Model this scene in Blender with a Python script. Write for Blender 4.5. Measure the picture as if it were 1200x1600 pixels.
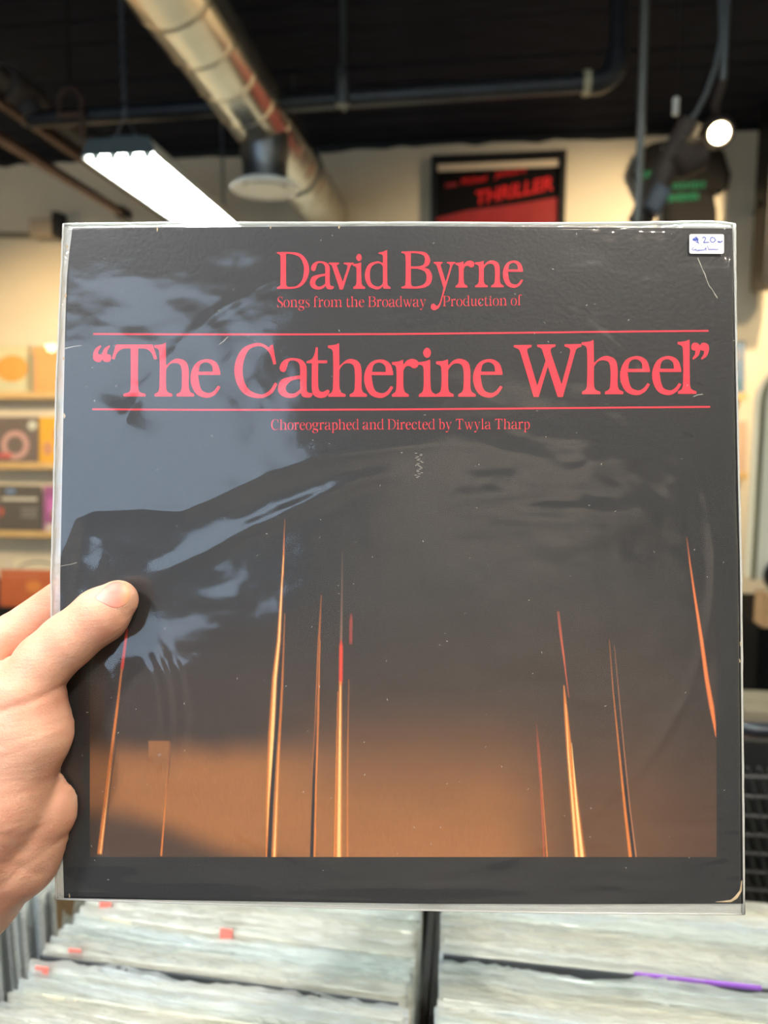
import bpy, bmesh, math, random
import numpy as np
from mathutils import Vector, Matrix, Euler
from mathutils.geometry import tessellate_polygon
random.seed(7)
RNG = np.random.default_rng(7)
S = bpy.context.scene
COL = S.collection
for o in list(bpy.data.objects):
    bpy.data.objects.remove(o)

# ------------------------------------------------------------------ camera, sky, exposure
F_PX = 1156.0
YAW, PITCH = math.radians(6.9), math.radians(6.4)
CAM = Vector((0, 0, 1.5))
cam = bpy.data.objects.new('camera', bpy.data.cameras.new('camera'))
COL.objects.link(cam)
cam.location = CAM
cam.rotation_euler = (math.pi / 2 - PITCH, 0, YAW)
cam.data.sensor_fit = 'VERTICAL'
cam.data.sensor_height = 9.8
cam.data.lens = F_PX / 1600 * 9.8
cam.data.clip_start = 0.01
cam.data.dof.use_dof = True
cam.data.dof.focus_distance = 0.343
cam.data.dof.aperture_fstop = cam.data.lens / 3.7
S.camera = cam
w = bpy.data.worlds.new('sky')
S.world = w
w.use_nodes = True
w.node_tree.nodes['Background'].inputs[0].default_value = (0.62, 0.78, 1.0, 1)
w.node_tree.nodes['Background'].inputs[1].default_value = 1.0
S.view_settings.view_transform = 'Standard'
S.view_settings.look = 'None'
S.view_settings.gamma = 1
S.view_settings.use_curve_mapping = False
S.view_settings.exposure = 0.3
S.cycles.use_denoising = True
S.cycles.max_bounces = 10
S.cycles.transparent_max_bounces = 40
S.cycles.caustics_reflective = False
S.cycles.caustics_refractive = False


def area_light(name, loc, target, sx, sy, power, color):
    l = bpy.data.lights.new(name, 'AREA')
    l.shape = 'RECTANGLE'
    l.size, l.size_y, l.energy, l.color = sx, sy, power, color
    o = bpy.data.objects.new(name, l)
    COL.objects.link(o)
    o.location = loc
    o.rotation_euler = (Vector(target) - Vector(loc)).to_track_quat('-Z', 'Y').to_euler()
    return o


def spot_light(name, loc, target, power, color, angle=70, size=0.05):
    l = bpy.data.lights.new(name, 'SPOT')
    l.energy, l.color, l.spot_size, l.spot_blend, l.shadow_soft_size = power, color, math.radians(angle), 0.8, size
    o = bpy.data.objects.new(name, l)
    COL.objects.link(o)
    o.location = loc
    o.rotation_euler = (Vector(target) - Vector(loc)).to_track_quat('-Z', 'Y').to_euler()
    return o


# daylight through the shop window behind the photographer
area_light('window_daylight', (-1.85, -2.97, 2.28), (-1.85, 1, 2.28), 3.0, 1.5, 36, (0.56, 0.76, 1.0))
# warm spots of the lighting track that wash the far wall
spot_light('unseen_spot', (-2.4, 2.7, 2.95), (-2.6, 4.6, 1.45), 170, (1.0, 0.70, 0.36), 70)
spot_light('unseen_spot', (1.75, 3.2, 3.0), (0.6, 4.6, 1.8), 225, (1.0, 0.76, 0.46), 85)
spot_light('unseen_spot', (2.1, 2.4, 2.95), (2.0, 4.6, 1.8), 105, (1.0, 0.76, 0.46), 75)
# unseen spots added to brighten the album and hand from the front
spot_light('unseen_spot', (-1.1, -1.35, 3.1), (-0.05, 0.4, 1.45), 185, (1.0, 0.95, 0.90), 40, 0.09)
spot_light('unseen_spot', (0.9, -1.35, 3.1), (0.0, 0.4, 1.45), 120, (1.0, 0.86, 0.70), 40, 0.09)
spot_light('unseen_spot', (1.2, 0.1, 3.0), (0.32, 0.62, 1.05), 60, (1.0, 0.78, 0.48), 40, 0.03)  # added overhead for warm sparkle on the record sleeves
spot_light('unseen_spot', (1.2, -1.6, 3.0), (0.9, -3.0, 1.5), 240, (1.0, 0.84, 0.70), 62)  # added so the street wall reflects warm brown in the album's film
# ------------------------------------------------------------------ pixel helpers
R = cam.rotation_euler.to_matrix()
RIGHT, UP, FWD = R @ Vector((1, 0, 0)), R @ Vector((0, 1, 0)), R @ Vector((0, 0, -1))


def ray(px, py):
    return FWD + RIGHT * ((px - 600) / F_PX) + UP * ((800 - py) / F_PX)


def at(px, py, Y):
    d = ray(px, py)
    return CAM + d * (Y / d.y)


def atz(px, py, z):
    d = ray(px, py)
    return CAM + d * ((z - CAM.z) / d.z)


def lin(c):
    return tuple(((x / 255) / 12.92 if x / 255 <= 0.04045 else ((x / 255 + 0.055) / 1.055) ** 2.4) for x in c)


def linv(a):
    a = np.clip(np.asarray(a, float) / 255, 0, 1)
    return np.where(a <= 0.04045, a / 12.92, ((a + 0.055) / 1.055) ** 2.4)


# ------------------------------------------------------------------ materials
MATS = {}


def mat(name, rgb, rough=0.6, metal=0.0, noise=0.0, nscale=20, bump=0.0, bscale=60, spec=0.5, emit=None, estr=0, stretch=None, coat=0):
    if name in MATS:
        return MATS[name]
    m = bpy.data.materials.new(name)
    m.use_nodes = True
    nt = m.node_tree
    b = nt.nodes['Principled BSDF']
    c = lin(rgb)
    b.inputs['Base Color'].default_value = (*c, 1)
    b.inputs['Roughness'].default_value = rough
    b.inputs['Metallic'].default_value = metal
    b.inputs['Specular IOR Level'].default_value = spec
    b.inputs['Coat Weight'].default_value = coat
    b.inputs['Coat Roughness'].default_value = 0.06
    if emit:
        b.inputs['Emission Color'].default_value = (*emit, 1)
        b.inputs['Emission Strength'].default_value = estr
    if noise or bump:
        tc = nt.nodes.new('ShaderNodeTexCoord')
        mp = nt.nodes.new('ShaderNodeMapping')
        nt.links.new(tc.outputs['Object'], mp.inputs['Vector'])
        if stretch:
            mp.inputs['Scale'].default_value = stretch
    if noise:
        n = nt.nodes.new('ShaderNodeTexNoise')
        n.inputs['Scale'].default_value = nscale
        n.inputs['Detail'].default_value = 6
        nt.links.new(mp.outputs['Vector'], n.inputs['Vector'])
        r = nt.nodes.new('ShaderNodeValToRGB')
        r.color_ramp.elements[0].position = 0.3
        r.color_ramp.elements[1].position = 0.7
        r.color_ramp.elements[0].color = (*[max(0, x * (1 - noise)) for x in c], 1)
        r.color_ramp.elements[1].color = (*[min(1, x * (1 + noise)) for x in c], 1)
        nt.links.new(n.outputs['Fac'], r.inputs['Fac'])
        nt.links.new(r.outputs['Color'], b.inputs['Base Color'])
    if bump:
        n2 = nt.nodes.new('ShaderNodeTexNoise')
        n2.inputs['Scale'].default_value = bscale
        n2.inputs['Detail'].default_value = 5
        nt.links.new(mp.outputs['Vector'], n2.inputs['Vector'])
        bp = nt.nodes.new('ShaderNodeBump')
        bp.inputs['Strength'].default_value = bump
        bp.inputs['Distance'].default_value = 0.004
        nt.links.new(n2.outputs['Fac'], bp.inputs['Height'])
        nt.links.new(bp.outputs['Normal'], b.inputs['Normal'])
    MATS[name] = m
    return m


def film_mat(name, haze, rough=0.06, refl=1.0, tint=(1, 1, 1), ior=1.5, bump=0.0, bscale=300, glossy_min=0.0, sss=0.5, stretch=(1, 1, 1), bdist=0.002):
    """clear polythene: mostly see-through, a mirror at its surface, a little milky haze"""
    m = bpy.data.materials.new(name)
    m.use_nodes = True
    nt = m.node_tree
    nt.nodes.clear()
    out = nt.nodes.new('ShaderNodeOutputMaterial')
    tr = nt.nodes.new('ShaderNodeBsdfTransparent')
    df = nt.nodes.new('ShaderNodeBsdfDiffuse')
    tl = nt.nodes.new('ShaderNodeBsdfTranslucent')
    gl = nt.nodes.new('ShaderNodeBsdfGlossy')
    gl.inputs['Roughness'].default_value = rough
    df.inputs['Color'].default_value = (*tint, 1)
    tl.inputs['Color'].default_value = (*tint, 1)
    dm = nt.nodes.new('ShaderNodeMixShader')
    dm.inputs[0].default_value = sss
    nt.links.new(df.outputs[0], dm.inputs[1])
    nt.links.new(tl.outputs[0], dm.inputs[2])
    m1 = nt.nodes.new('ShaderNodeMixShader')
    m1.inputs[0].default_value = haze
    nt.links.new(tr.outputs[0], m1.inputs[1])
    nt.links.new(dm.outputs[0], m1.inputs[2])
    fr = nt.nodes.new('ShaderNodeFresnel')
    ge = nt.nodes.new('ShaderNodeNewGeometry')
    io = nt.nodes.new('ShaderNodeMix')
    io.inputs[2].default_value = ior
    io.inputs[3].default_value = 1 / ior
    nt.links.new(ge.outputs['Backfacing'], io.inputs[0])
    nt.links.new(io.outputs[0], fr.inputs['IOR'])
    mm = nt.nodes.new('ShaderNodeMath')
    mm.operation = 'MULTIPLY_ADD'
    mm.inputs[1].default_value = refl
    mm.inputs[2].default_value = glossy_min
    mm.use_clamp = True
    nt.links.new(fr.outputs[0], mm.inputs[0])
    m2 = nt.nodes.new('ShaderNodeMixShader')
    nt.links.new(mm.outputs[0], m2.inputs[0])
    nt.links.new(m1.outputs[0], m2.inputs[1])
    nt.links.new(gl.outputs[0], m2.inputs[2])
    nt.links.new(m2.outputs[0], out.inputs['Surface'])
    if bump:
        tc = nt.nodes.new('ShaderNodeTexCoord')
        n2 = nt.nodes.new('ShaderNodeTexNoise')
        n2.inputs['Scale'].default_value = bscale
        n2.inputs['Detail'].default_value = 3
        mp = nt.nodes.new('ShaderNodeMapping')
        mp.inputs['Scale'].default_value = stretch
        nt.links.new(tc.outputs['Object'], mp.inputs['Vector'])
        nt.links.new(mp.outputs['Vector'], n2.inputs['Vector'])
        bp = nt.nodes.new('ShaderNodeBump')
        bp.inputs['Strength'].default_value = bump
        bp.inputs['Distance'].default_value = bdist
        nt.links.new(n2.outputs['Fac'], bp.inputs['Height'])
        for n in (gl, df, tl, fr):
            nt.links.new(bp.outputs['Normal'], n.inputs['Normal'])
    MATS[name] = m
    return m


def vcol_mat(name, rough=0.5, spec=0.3, coat=0.0, bump=0.0, bscale=400, sub=0.0):
    m = bpy.data.materials.new(name)
    m.use_nodes = True
    nt = m.node_tree
    b = nt.nodes['Principled BSDF']
    a = nt.nodes.new('ShaderNodeAttribute')
    a.attribute_name = 'Col'
    nt.links.new(a.outputs['Color'], b.inputs['Base Color'])
    b.inputs['Roughness'].default_value = rough
    b.inputs['Specular IOR Level'].default_value = spec
    b.inputs['Coat Weight'].default_value = coat
    if sub:
        b.inputs['Subsurface Weight'].default_value = sub
        b.inputs['Subsurface Radius'].default_value = (1.0, 0.35, 0.2)
        b.inputs['Subsurface Scale'].default_value = 0.004
    if bump:
        tc = nt.nodes.new('ShaderNodeTexCoord')
        n2 = nt.nodes.new('ShaderNodeTexNoise')
        n2.inputs['Scale'].default_value = bscale
        n2.inputs['Detail'].default_value = 6
        nt.links.new(tc.outputs['Object'], n2.inputs['Vector'])
        bp = nt.nodes.new('ShaderNodeBump')
        bp.inputs['Strength'].default_value = bump
        bp.inputs['Distance'].default_value = 0.001
        nt.links.new(n2.outputs['Fac'], bp.inputs['Height'])
        nt.links.new(bp.outputs['Normal'], b.inputs['Normal'])
    MATS[name] = m
    return m


# ------------------------------------------------------------------ object helpers
def tag(o, label=None, cat=None, group=None, kind=None):
    for k, v in (('label', label), ('category', cat), ('group', group), ('kind', kind)):
        if v:
            o[k] = v
    return o


def thing(name, loc, label, cat, group=None, rot=(0, 0, 0)):
    o = bpy.data.objects.new(name, None)
    o.empty_display_size = 0.05
    COL.objects.link(o)
    o.location = loc
    o.rotation_euler = rot
    return tag(o, label, cat, group)


def link_mesh(name, me, m, parent=None, loc=None, smooth=False):
    if m is not None:
        me.materials.append(m)
    if smooth:
        me.polygons.foreach_set('use_smooth', [True] * len(me.polygons))
    o = bpy.data.objects.new(name, me)
    COL.objects.link(o)
    if parent is not None:
        o.parent = parent
    if loc is not None:
        o.location = loc
    return o


class MB:
    def __init__(s):
        s.v, s.f = [], []

    def add(s, vs, fs):
        n = len(s.v)
        s.v += [tuple(p) for p in vs]
        s.f += [tuple(i + n for i in f) for f in fs]
        return s

    def box(s, c, size, rot=None, bev=0.0):
        hx, hy, hz = [x / 2 for x in size]
        if bev > 0:
            bm = bmesh.new()
            bmesh.ops.create_cube(bm, size=1)
            for v in bm.verts:
                v.co = Vector((v.co.x * size[0], v.co.y * size[1], v.co.z * size[2]))
            bmesh.ops.bevel(bm, geom=bm.edges[:], offset=bev, segments=2, affect='EDGES', profile=0.6)
            bm.verts.index_update()
            vs = [v.co.copy() for v in bm.verts]
            fs = [[v.index for v in f.verts] for f in bm.faces]
            bm.free()
        else:
            vs = [Vector((x, y, z)) for x in (-hx, hx) for y in (-hy, hy) for z in (-hz, hz)]
            fs = [(0, 1, 3, 2), (4, 6, 7, 5), (0, 4, 5, 1), (2, 3, 7, 6), (0, 2, 6, 4), (1, 5, 7, 3)]
        M = Euler(rot).to_matrix() if rot else Matrix.Identity(3)
        return s.add([M @ v + Vector(c) for v in vs], fs)

    def tube(s, pts, r, seg=12, caps=True):
        pts = [Vector(p) for p in pts]
        n = len(pts)
        rs = r if isinstance(r, (list, tuple)) else [r] * n
        t0 = (pts[1] - pts[0]).normalized()
        a = Vector((0, 0, 1)) if abs(t0.z) < 0.9 else Vector((1, 0, 0))
        u = t0.cross(a).normalized()
        vs, fs = [], []
        for i, p in enumerate(pts):
            t = (pts[min(i + 1, n - 1)] - pts[max(i - 1, 0)]).normalized()
            u = (u - t * u.dot(t)).normalized()
            v = t.cross(u)
            for k in range(seg):
                q = 2 * math.pi * k / seg
                vs.append(p + (u * math.cos(q) + v * math.sin(q)) * rs[i])
        for i in range(n - 1):
            for k in range(seg):
                k2 = (k + 1) % seg
                fs.append((i * seg + k, i * seg + k2, (i + 1) * seg + k2, (i + 1) * seg + k))
        if caps:
            fs.append(tuple(range(seg))[::-1])
            fs.append(tuple(range((n - 1) * seg, n * seg)))
        return s.add(vs, fs)

    def lathe(s, prof, c, axis=(0, 0, 1), seg=24):
        q = Vector((0, 0, 1)).rotation_difference(Vector(axis)).to_matrix()
        vs, fs = [], []
        n = len(prof)
        for r, z in prof:
            for k in range(seg):
                a = 2 * math.pi * k / seg
                vs.append(q @ Vector((r * math.cos(a), r * math.sin(a), z)) + Vector(c))
        for i in range(n - 1):
            for k in range(seg):
                k2 = (k + 1) % seg
                fs.append((i * seg + k, i * seg + k2, (i + 1) * seg + k2, (i + 1) * seg + k))
        fs.append(tuple(range(seg))[::-1])
        fs.append(tuple(range((n - 1) * seg, n * seg)))
        return s.add(vs, fs)

    def torus(s, c, R_, r, axis=(0, 0, 1), seg=20, rs=8):
        q = Vector((0, 0, 1)).rotation_difference(Vector(axis)).to_matrix()
        vs, fs = [], []
        for i in range(seg):
            a = 2 * math.pi * i / seg
            for j in range(rs):
                b = 2 * math.pi * j / rs
                vs.append(q @ Vector(((R_ + r * math.cos(b)) * math.cos(a), (R_ + r * math.cos(b)) * math.sin(a), r * math.sin(b))) + Vector(c))
        for i in range(seg):
            for j in range(rs):
                i2, j2 = (i + 1) % seg, (j + 1) % rs
                fs.append((i * rs + j, i2 * rs + j, i2 * rs + j2, i * rs + j2))
        return s.add(vs, fs)

    def prism(s, poly, f, d):
        """poly: 2D points, f maps (x,y,t) to 3D with t in 0..1 through the depth"""
        n = len(poly)
        vs = [f(x, y, 0) for x, y in poly] + [f(x, y, 1) for x, y in poly]
        fs = [(i, (i + 1) % n, n + (i + 1) % n, n + i) for i in range(n)]
        tri = tessellate_polygon([[Vector((x, y, 0)) for x, y in poly]])
        fs += [tuple(t) for t in tri] + [tuple(n + i for i in t[::-1]) for t in tri]
        return s.add(vs, fs)

    def mesh(s, name, origin=(0, 0, 0)):
        o = Vector(origin)
        me = bpy.data.meshes.new(name)
        me.from_pydata([tuple(Vector(p) - o) for p in s.v], [], s.f)
        bm = bmesh.new()
        bm.from_mesh(me)
        bmesh.ops.recalc_face_normals(bm, faces=bm.faces)
        bm.to_mesh(me)
        bm.free()
        return me

    def build(s, name, m, parent=None, origin=None, smooth=False, loc=None):
        """vertices are world points; origin = the parent's (or this top-level object's) location"""
        if origin is None and parent is not None:
            origin = parent.location
            if parent.parent is not None:
                origin = parent.location + parent.parent.location
        me = s.mesh(name, origin or (0, 0, 0))
        o = link_mesh(name, me, m, parent, smooth=smooth)
        if parent is None and origin is not None:
            o.location = origin
        if loc is not None:
            o.location = loc
        if smooth:
            try:
                me.set_sharp_from_angle(angle=math.radians(40))
            except Exception:
                pass
        return o


def structure(name, mb, m):
    return tag(mb.build(name, m), kind='structure')


# ------------------------------------------------------------------ room shell
WALL_Y = 4.6
CEIL = at(650, 226, WALL_Y).z
XL, XR, YB = -3.7, 2.9, -3.0
M_WALL = mat('cream_plaster', (226, 214, 190), 0.85, noise=0.05, nscale=3, bump=0.15, bscale=40)
M_WALL2 = mat('shop_wall_paint', (205, 198, 184), 0.85, noise=0.05, nscale=3)
M_CEIL = mat('black_ceiling_paint', (27, 30, 40), 0.9, spec=0.1, noise=0.35, nscale=6, stretch=(0.6, 5, 1))
M_BLACK = mat('black_paint', (14, 14, 15), 0.5, noise=0.2)
M_FLOOR = mat('grey_concrete', (120, 112, 104), 0.6, noise=0.15, nscale=5)
W_, D_ = XR - XL, WALL_Y - YB
structure('floor', MB().box(((XL + XR) / 2, (WALL_Y + YB) / 2, -0.05), (W_, D_, 0.1)), M_FLOOR)
structure('wall_far', MB().box(((XL + XR) / 2, WALL_Y + 0.06, CEIL / 2 + 0.03), (W_ + 0.4, 0.12, CEIL + 0.06)), M_WALL)
structure('wall_left', MB().box((XL - 0.06, (WALL_Y + YB) / 2, CEIL / 2 + 0.03), (0.12, D_ + 0.24, CEIL + 0.06)), M_WALL2)
structure('wall_right', MB().box((XR + 0.06, (WALL_Y + YB) / 2, CEIL / 2 + 0.03), (0.12, D_ + 0.24, CEIL + 0.06)), M_WALL)
# shop front behind the photographer: a wall with one wide window
WX0, WX1, WZ0, WZ1 = -3.4, -0.3, 1.5, 3.06
mb = MB()
mb.box(((XL + WX0) / 2, YB - 0.06, CEIL / 2), (WX0 - XL, 0.12, CEIL))
mb.box(((XR + WX1) / 2, YB - 0.06, CEIL / 2), (XR - WX1, 0.12, CEIL))
mb.box(((WX0 + WX1) / 2, YB - 0.06, WZ0 / 2), (WX1 - WX0, 0.12, WZ0))
mb.box(((WX0 + WX1) / 2, YB - 0.06, (CEIL + WZ1) / 2), (WX1 - WX0, 0.12, CEIL - WZ1))
structure('wall_street', mb, M_WALL2)
mb = MB()
for x in (WX0 + 0.03, (WX0 + WX1) / 2, WX1 - 0.03):
    mb.box((x, YB - 0.06, (WZ0 + WZ1) / 2), (0.06, 0.08, WZ1 - WZ0))
for z in (WZ0 + 0.03, WZ1 - 0.03):
    mb.box(((WX0 + WX1) / 2, YB - 0.06, z), (WX1 - WX0 - 0.1, 0.079, 0.06))
win = structure('window_1', mb, M_BLACK)
# black ceiling: a deck with boards that run across the shop
structure('ceiling', MB().box(((XL + XR) / 2, (WALL_Y + YB) / 2, CEIL + 0.075), (W_ + 0.24, D_ + 0.24, 0.05)), M_BLACK)
ceil_o = bpy.data.objects['ceiling']
bd = MB().box((0, 0, 0), (W_, 0.172, 0.03), bev=0.004).mesh('ceiling_board')
bd.materials.append(M_CEIL)
y = YB + 0.09
while y < WALL_Y - 0.05:
    b = bpy.data.objects.new('ceiling_board', bd)
    COL.objects.link(b)
    b.parent = ceil_o
    b.location = ((XL + XR) / 2, y, CEIL + 0.032 + random.uniform(-0.006, 0.006))
    y += 0.18
# uneven plaster line where the wall meets the black boards
mb = MB()
poly = [(XL, 0.06)]
x = XL
while x < XR:
    poly.append((x, -random.uniform(0.0, 0.022)))
    x += 0.09
poly.append((XR, 0.06))
mb.prism(poly, lambda x, z, t: (x, WALL_Y - 0.012 * (1 - t), CEIL + z - 0.005), 1)
structure('trim_1', mb, M_BLACK)

# ------------------------------------------------------------------ spiral duct
M_GALV = mat('galvanised_steel', (192, 190, 180), 0.2, metal=0.9, noise=0.10, nscale=8, bump=0.05, bscale=12)
M_GALVD = mat('dull_galvanised_steel', (120, 122, 124), 0.4, metal=0.9, noise=0.2, nscale=10)
M_WHITE = mat('white_enamel', (236, 236, 230), 0.35)
DZ = 2.77
p = atz(280, 0, DZ)
DX, DR = p.x, 0.128
duct = thing('spiral_duct', (DX, 3.2, DZ), 'long round galvanised metal air duct hung under the black ceiling', 'duct')
prof = []
mb = MB()
yy = 0.6
pts, rs = [], []
while yy < WALL_Y - 0.005:
    for dy, dr in ((0, 0), (0.012, 0), (0.1, 0), (0.19, 0), (0.205, 0), (0.21, 0.0022), (0.218, 0.0022), (0.223, 0)):
        pts.append((DX, yy + dy, DZ))
        rs.append(DR + dr)
    yy += 0.23
mb.tube([p for p in pts if p[1] < WALL_Y], [r for p, r in zip(pts, rs) if p[1] < WALL_Y], 40)
mb.build('duct_pipe', M_GALV, duct, smooth=True)
mb = MB()
for yy in (1.6, 3.7):
    mb = MB().torus((DX, yy, DZ), DR + 0.004, 0.006, (0, 1, 0), 32, 6)
    mb.tube([(DX, yy, DZ + DR), (DX, yy, CEIL + 0.02)], 0.004, 6)
    mb.build('hanger_strap', M_GALVD, duct, smooth=True)
c = at(413, 205, 3.12)
mb = MB().lathe([(0.100, 0.09), (0.100, 0.0), (0.094, -0.02), (0.090, -0.07), (0.096, -0.10), (0.096, -0.115), (0.088, -0.115)], (c.x, 3.12, DZ - 0.15), seg=32)
mb.build('branch_collar', M_GALVD, duct, smooth=True)
zc = DZ - 0.265
mb = MB().lathe([(0.098, 0.012), (0.135, 0.0), (0.142, -0.012), (0.138, -0.02), (0.110, -0.016), (0.085, 0.004)], (c.x, 3.12, zc), seg=36)
dif = mb.build('diffuser_ring', M_WHITE, duct, smooth=True)
MB().lathe([(0.02, 0.0), (0.084, -0.006), (0.092, -0.018), (0.02, -0.026)], (c.x, 3.12, zc), seg=32).build('diffuser_disc', M_WHITE, duct, smooth=True)

# ------------------------------------------------------------------ black sprinkler pipe, rods, left cluster of pipes
M_PIPE = mat('black_iron_pipe', (44, 46, 50), 0.45, metal=0.3, noise=0.2, nscale=15)
M_STEEL = mat('grey_steel_rod', (104, 108, 110), 0.45, metal=0.6, noise=0.1)
M_RUST = mat('rusty_steel', (84, 60, 50), 0.7, noise=0.3, nscale=30)
M_COPPER = mat('brown_copper', (84, 56, 42), 0.5, metal=0.4, noise=0.25, nscale=12)
M_DUSTY = mat('dusty_iron_pipe', (84, 78, 76), 0.6, noise=0.25, nscale=15)
M_TAPE = mat('beige_thread_tape', (176, 168, 140), 0.7)
PY = 3.0
a, b = at(45, 185, PY), at(930, 131, PY)
zc = (a.z + b.z) / 2
a.z = zc - 0.012
b.z = zc + 0.012
pr = 0.033
pipe = thing('sprinkler_pipe', ((a.x + b.x) / 2, PY, zc), 'black iron pipe running across under the ceiling to an upturned elbow', 'pipe')
MB().tube([a, b], pr, 20).build('pipe_run', M_PIPE, pipe, smooth=True)
e0 = b
rc = 0.075
arc = [(b.x - 0.02, PY, b.z)] + [(b.x + rc * math.sin(t), PY, b.z + rc * (1 - math.cos(t))) for t in [i * math.pi / 16 for i in range(9)]] + [(b.x + rc, PY, b.z + rc + 0.03)]
MB().tube(arc, 0.043, 20).build('elbow', M_PIPE, pipe, smooth=True)
MB().tube([(b.x - 0.045, PY, b.z), (b.x - 0.018, PY, b.z)], 0.045, 20).build('thread_tape', M_TAPE, pipe, smooth=True)
MB().tube([(b.x + rc, PY, b.z + rc + 0.02), (b.x + rc, PY, CEIL + 0.03)], pr, 20).build('riser', M_PIPE, pipe, smooth=True)
h = at(537, 140, PY)
hang = thing('pipe_hanger', (h.x, PY, zc), 'grey threaded rod with a long coupling holding up the black pipe', 'hanger')
MB().tube([(h.x, PY, zc + 0.08), (h.x, PY, CEIL + 0.03)], 0.011, 12).build('rod', M_STEEL, hang, smooth=True)
MB().lathe([(0.013, 0.11), (0.022, 0.095), (0.026, 0.03), (0.026, -0.035), (0.014, -0.04)], (h.x, PY - 0.036, zc), seg=16).build('coupling', M_STEEL, hang, smooth=True)
MB().torus((h.x, PY, zc), pr + 0.005, 0.006, (1, 0, 0), 20, 6).build('pipe_ring', M_STEEL, hang, smooth=True)

ZP = 2.92


def along_y(px, py, z, y0, y1):
    q = atz(px, py, z)
    return [(q.x, y0, z), (q.x, y1, z)], q


pts, q = along_y(20, 140, 2.86, 1.0, 4.15)
mp = thing('main_pipe', (q.x, 2.5, 2.86), 'thick dusty black pipe running away from the viewer beside the corner tee', 'pipe')
MB().tube(pts, 0.05, 20).build('pipe_run', M_DUSTY, mp, smooth=True)
MB().tube([(q.x, PY - 0.12, 2.86), (q.x, PY - 0.10, 2.86), (q.x, PY + 0.10, 2.86), (q.x, PY + 0.12, 2.86)], [0.066, 0.07, 0.07, 0.066], 20).build('tee_body', M_DUSTY, mp, smooth=True)
MB().tube([(q.x, PY, 2.86), (a.x + 0.02, PY, a.z)], [0.06, 0.052], 20).build('tee_branch', M_DUSTY, mp, smooth=True)
MB().tube([(q.x, 1.75, 2.86), (q.x, 1.82, 2.86)], 0.066, 20).build('coupling', M_DUSTY, mp, smooth=True)
MB().tube([(q.x, 2.35, 2.86), (q.x, 2.45, 2.86)], 0.066, 20).build('coupling', M_DUSTY, mp, smooth=True)
for px, py, z, r, m, lab, y1 in ((66, 206, 2.76, 0.018, M_COPPER, 'thin brown pipe running straight back beside the thick dusty pipe', 4.45),
                                 (45, 243, 2.66, 0.024, M_COPPER, 'brown pipe with a capped end, lowest of those near the ceiling corner', 3.95),
                                 (100, 222, 2.80, 0.016, M_RUST, 'thin rusty conduit running back just above the hanging tube light', 4.45)):
    pts, q = along_y(px, py, z, 1.2, y1)
    t = thing('conduit', (q.x, 3, z), lab, 'pipe')
    MB().tube(pts, r, 14).build('pipe_run', m, t, smooth=True)
    MB().tube([(q.x, y1 - 0.02, z), (q.x, y1 + 0.05, z)], r * 1.5, 14).build('end_cap', M_BLACK, t, smooth=True)
    MB().tube([(q.x, 2.0, z), (q.x, 2.0, CEIL + 0.02)], 0.004, 8).build('hanger_rod', M_BLACK, t)
h0 = at(110, 160, 2.95)
rh = thing('ring_hanger', h0, 'rusty pear shaped pipe hanger loop hanging empty near the tee', 'hanger')
lp = [(h0.x + dx * 0.052, 2.95, h0.z + dz * 0.052) for dx, dz in ((-0.9, -0.9), (-0.95, 0.1), (-0.6, 0.8), (0, 1.1), (0.6, 0.8), (0.95, 0.1), (0.9, -0.9))]
MB().tube(lp, 0.010, 8).build('loop', M_RUST, rh, smooth=True)
MB().tube([(h0.x - 0.055, 2.95, h0.z - 0.045), (h0.x + 0.055, 2.95, h0.z - 0.045)], 0.010, 8).build('cross_bar', M_RUST, rh)
MB().tube([(h0.x + 0.047, 2.95, h0.z - 0.04), (h0.x + 0.047, 2.95, h0.z - 0.11)], 0.010, 8).build('bolt', M_RUST, rh)
MB().tube([(h0.x, 2.95, h0.z + 0.05), (h0.x, 2.95, CEIL + 0.02)], 0.004, 8).build('hanger_rod', M_BLACK, rh)

# ------------------------------------------------------------------ hanging fluorescent fixtures
M_TUBE = mat('lit_fluorescent_tube', (255, 255, 255), 0.4, emit=(0.88, 1.0, 0.96), estr=50)
M_ENDP = mat('backlit_grey_green', (74, 86, 88), 0.5)  # backlit shade of end plates and housing is put into this colour
M_CHAIN = mat('chain_steel', (110, 118, 126), 0.4, metal=0.7)


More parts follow.
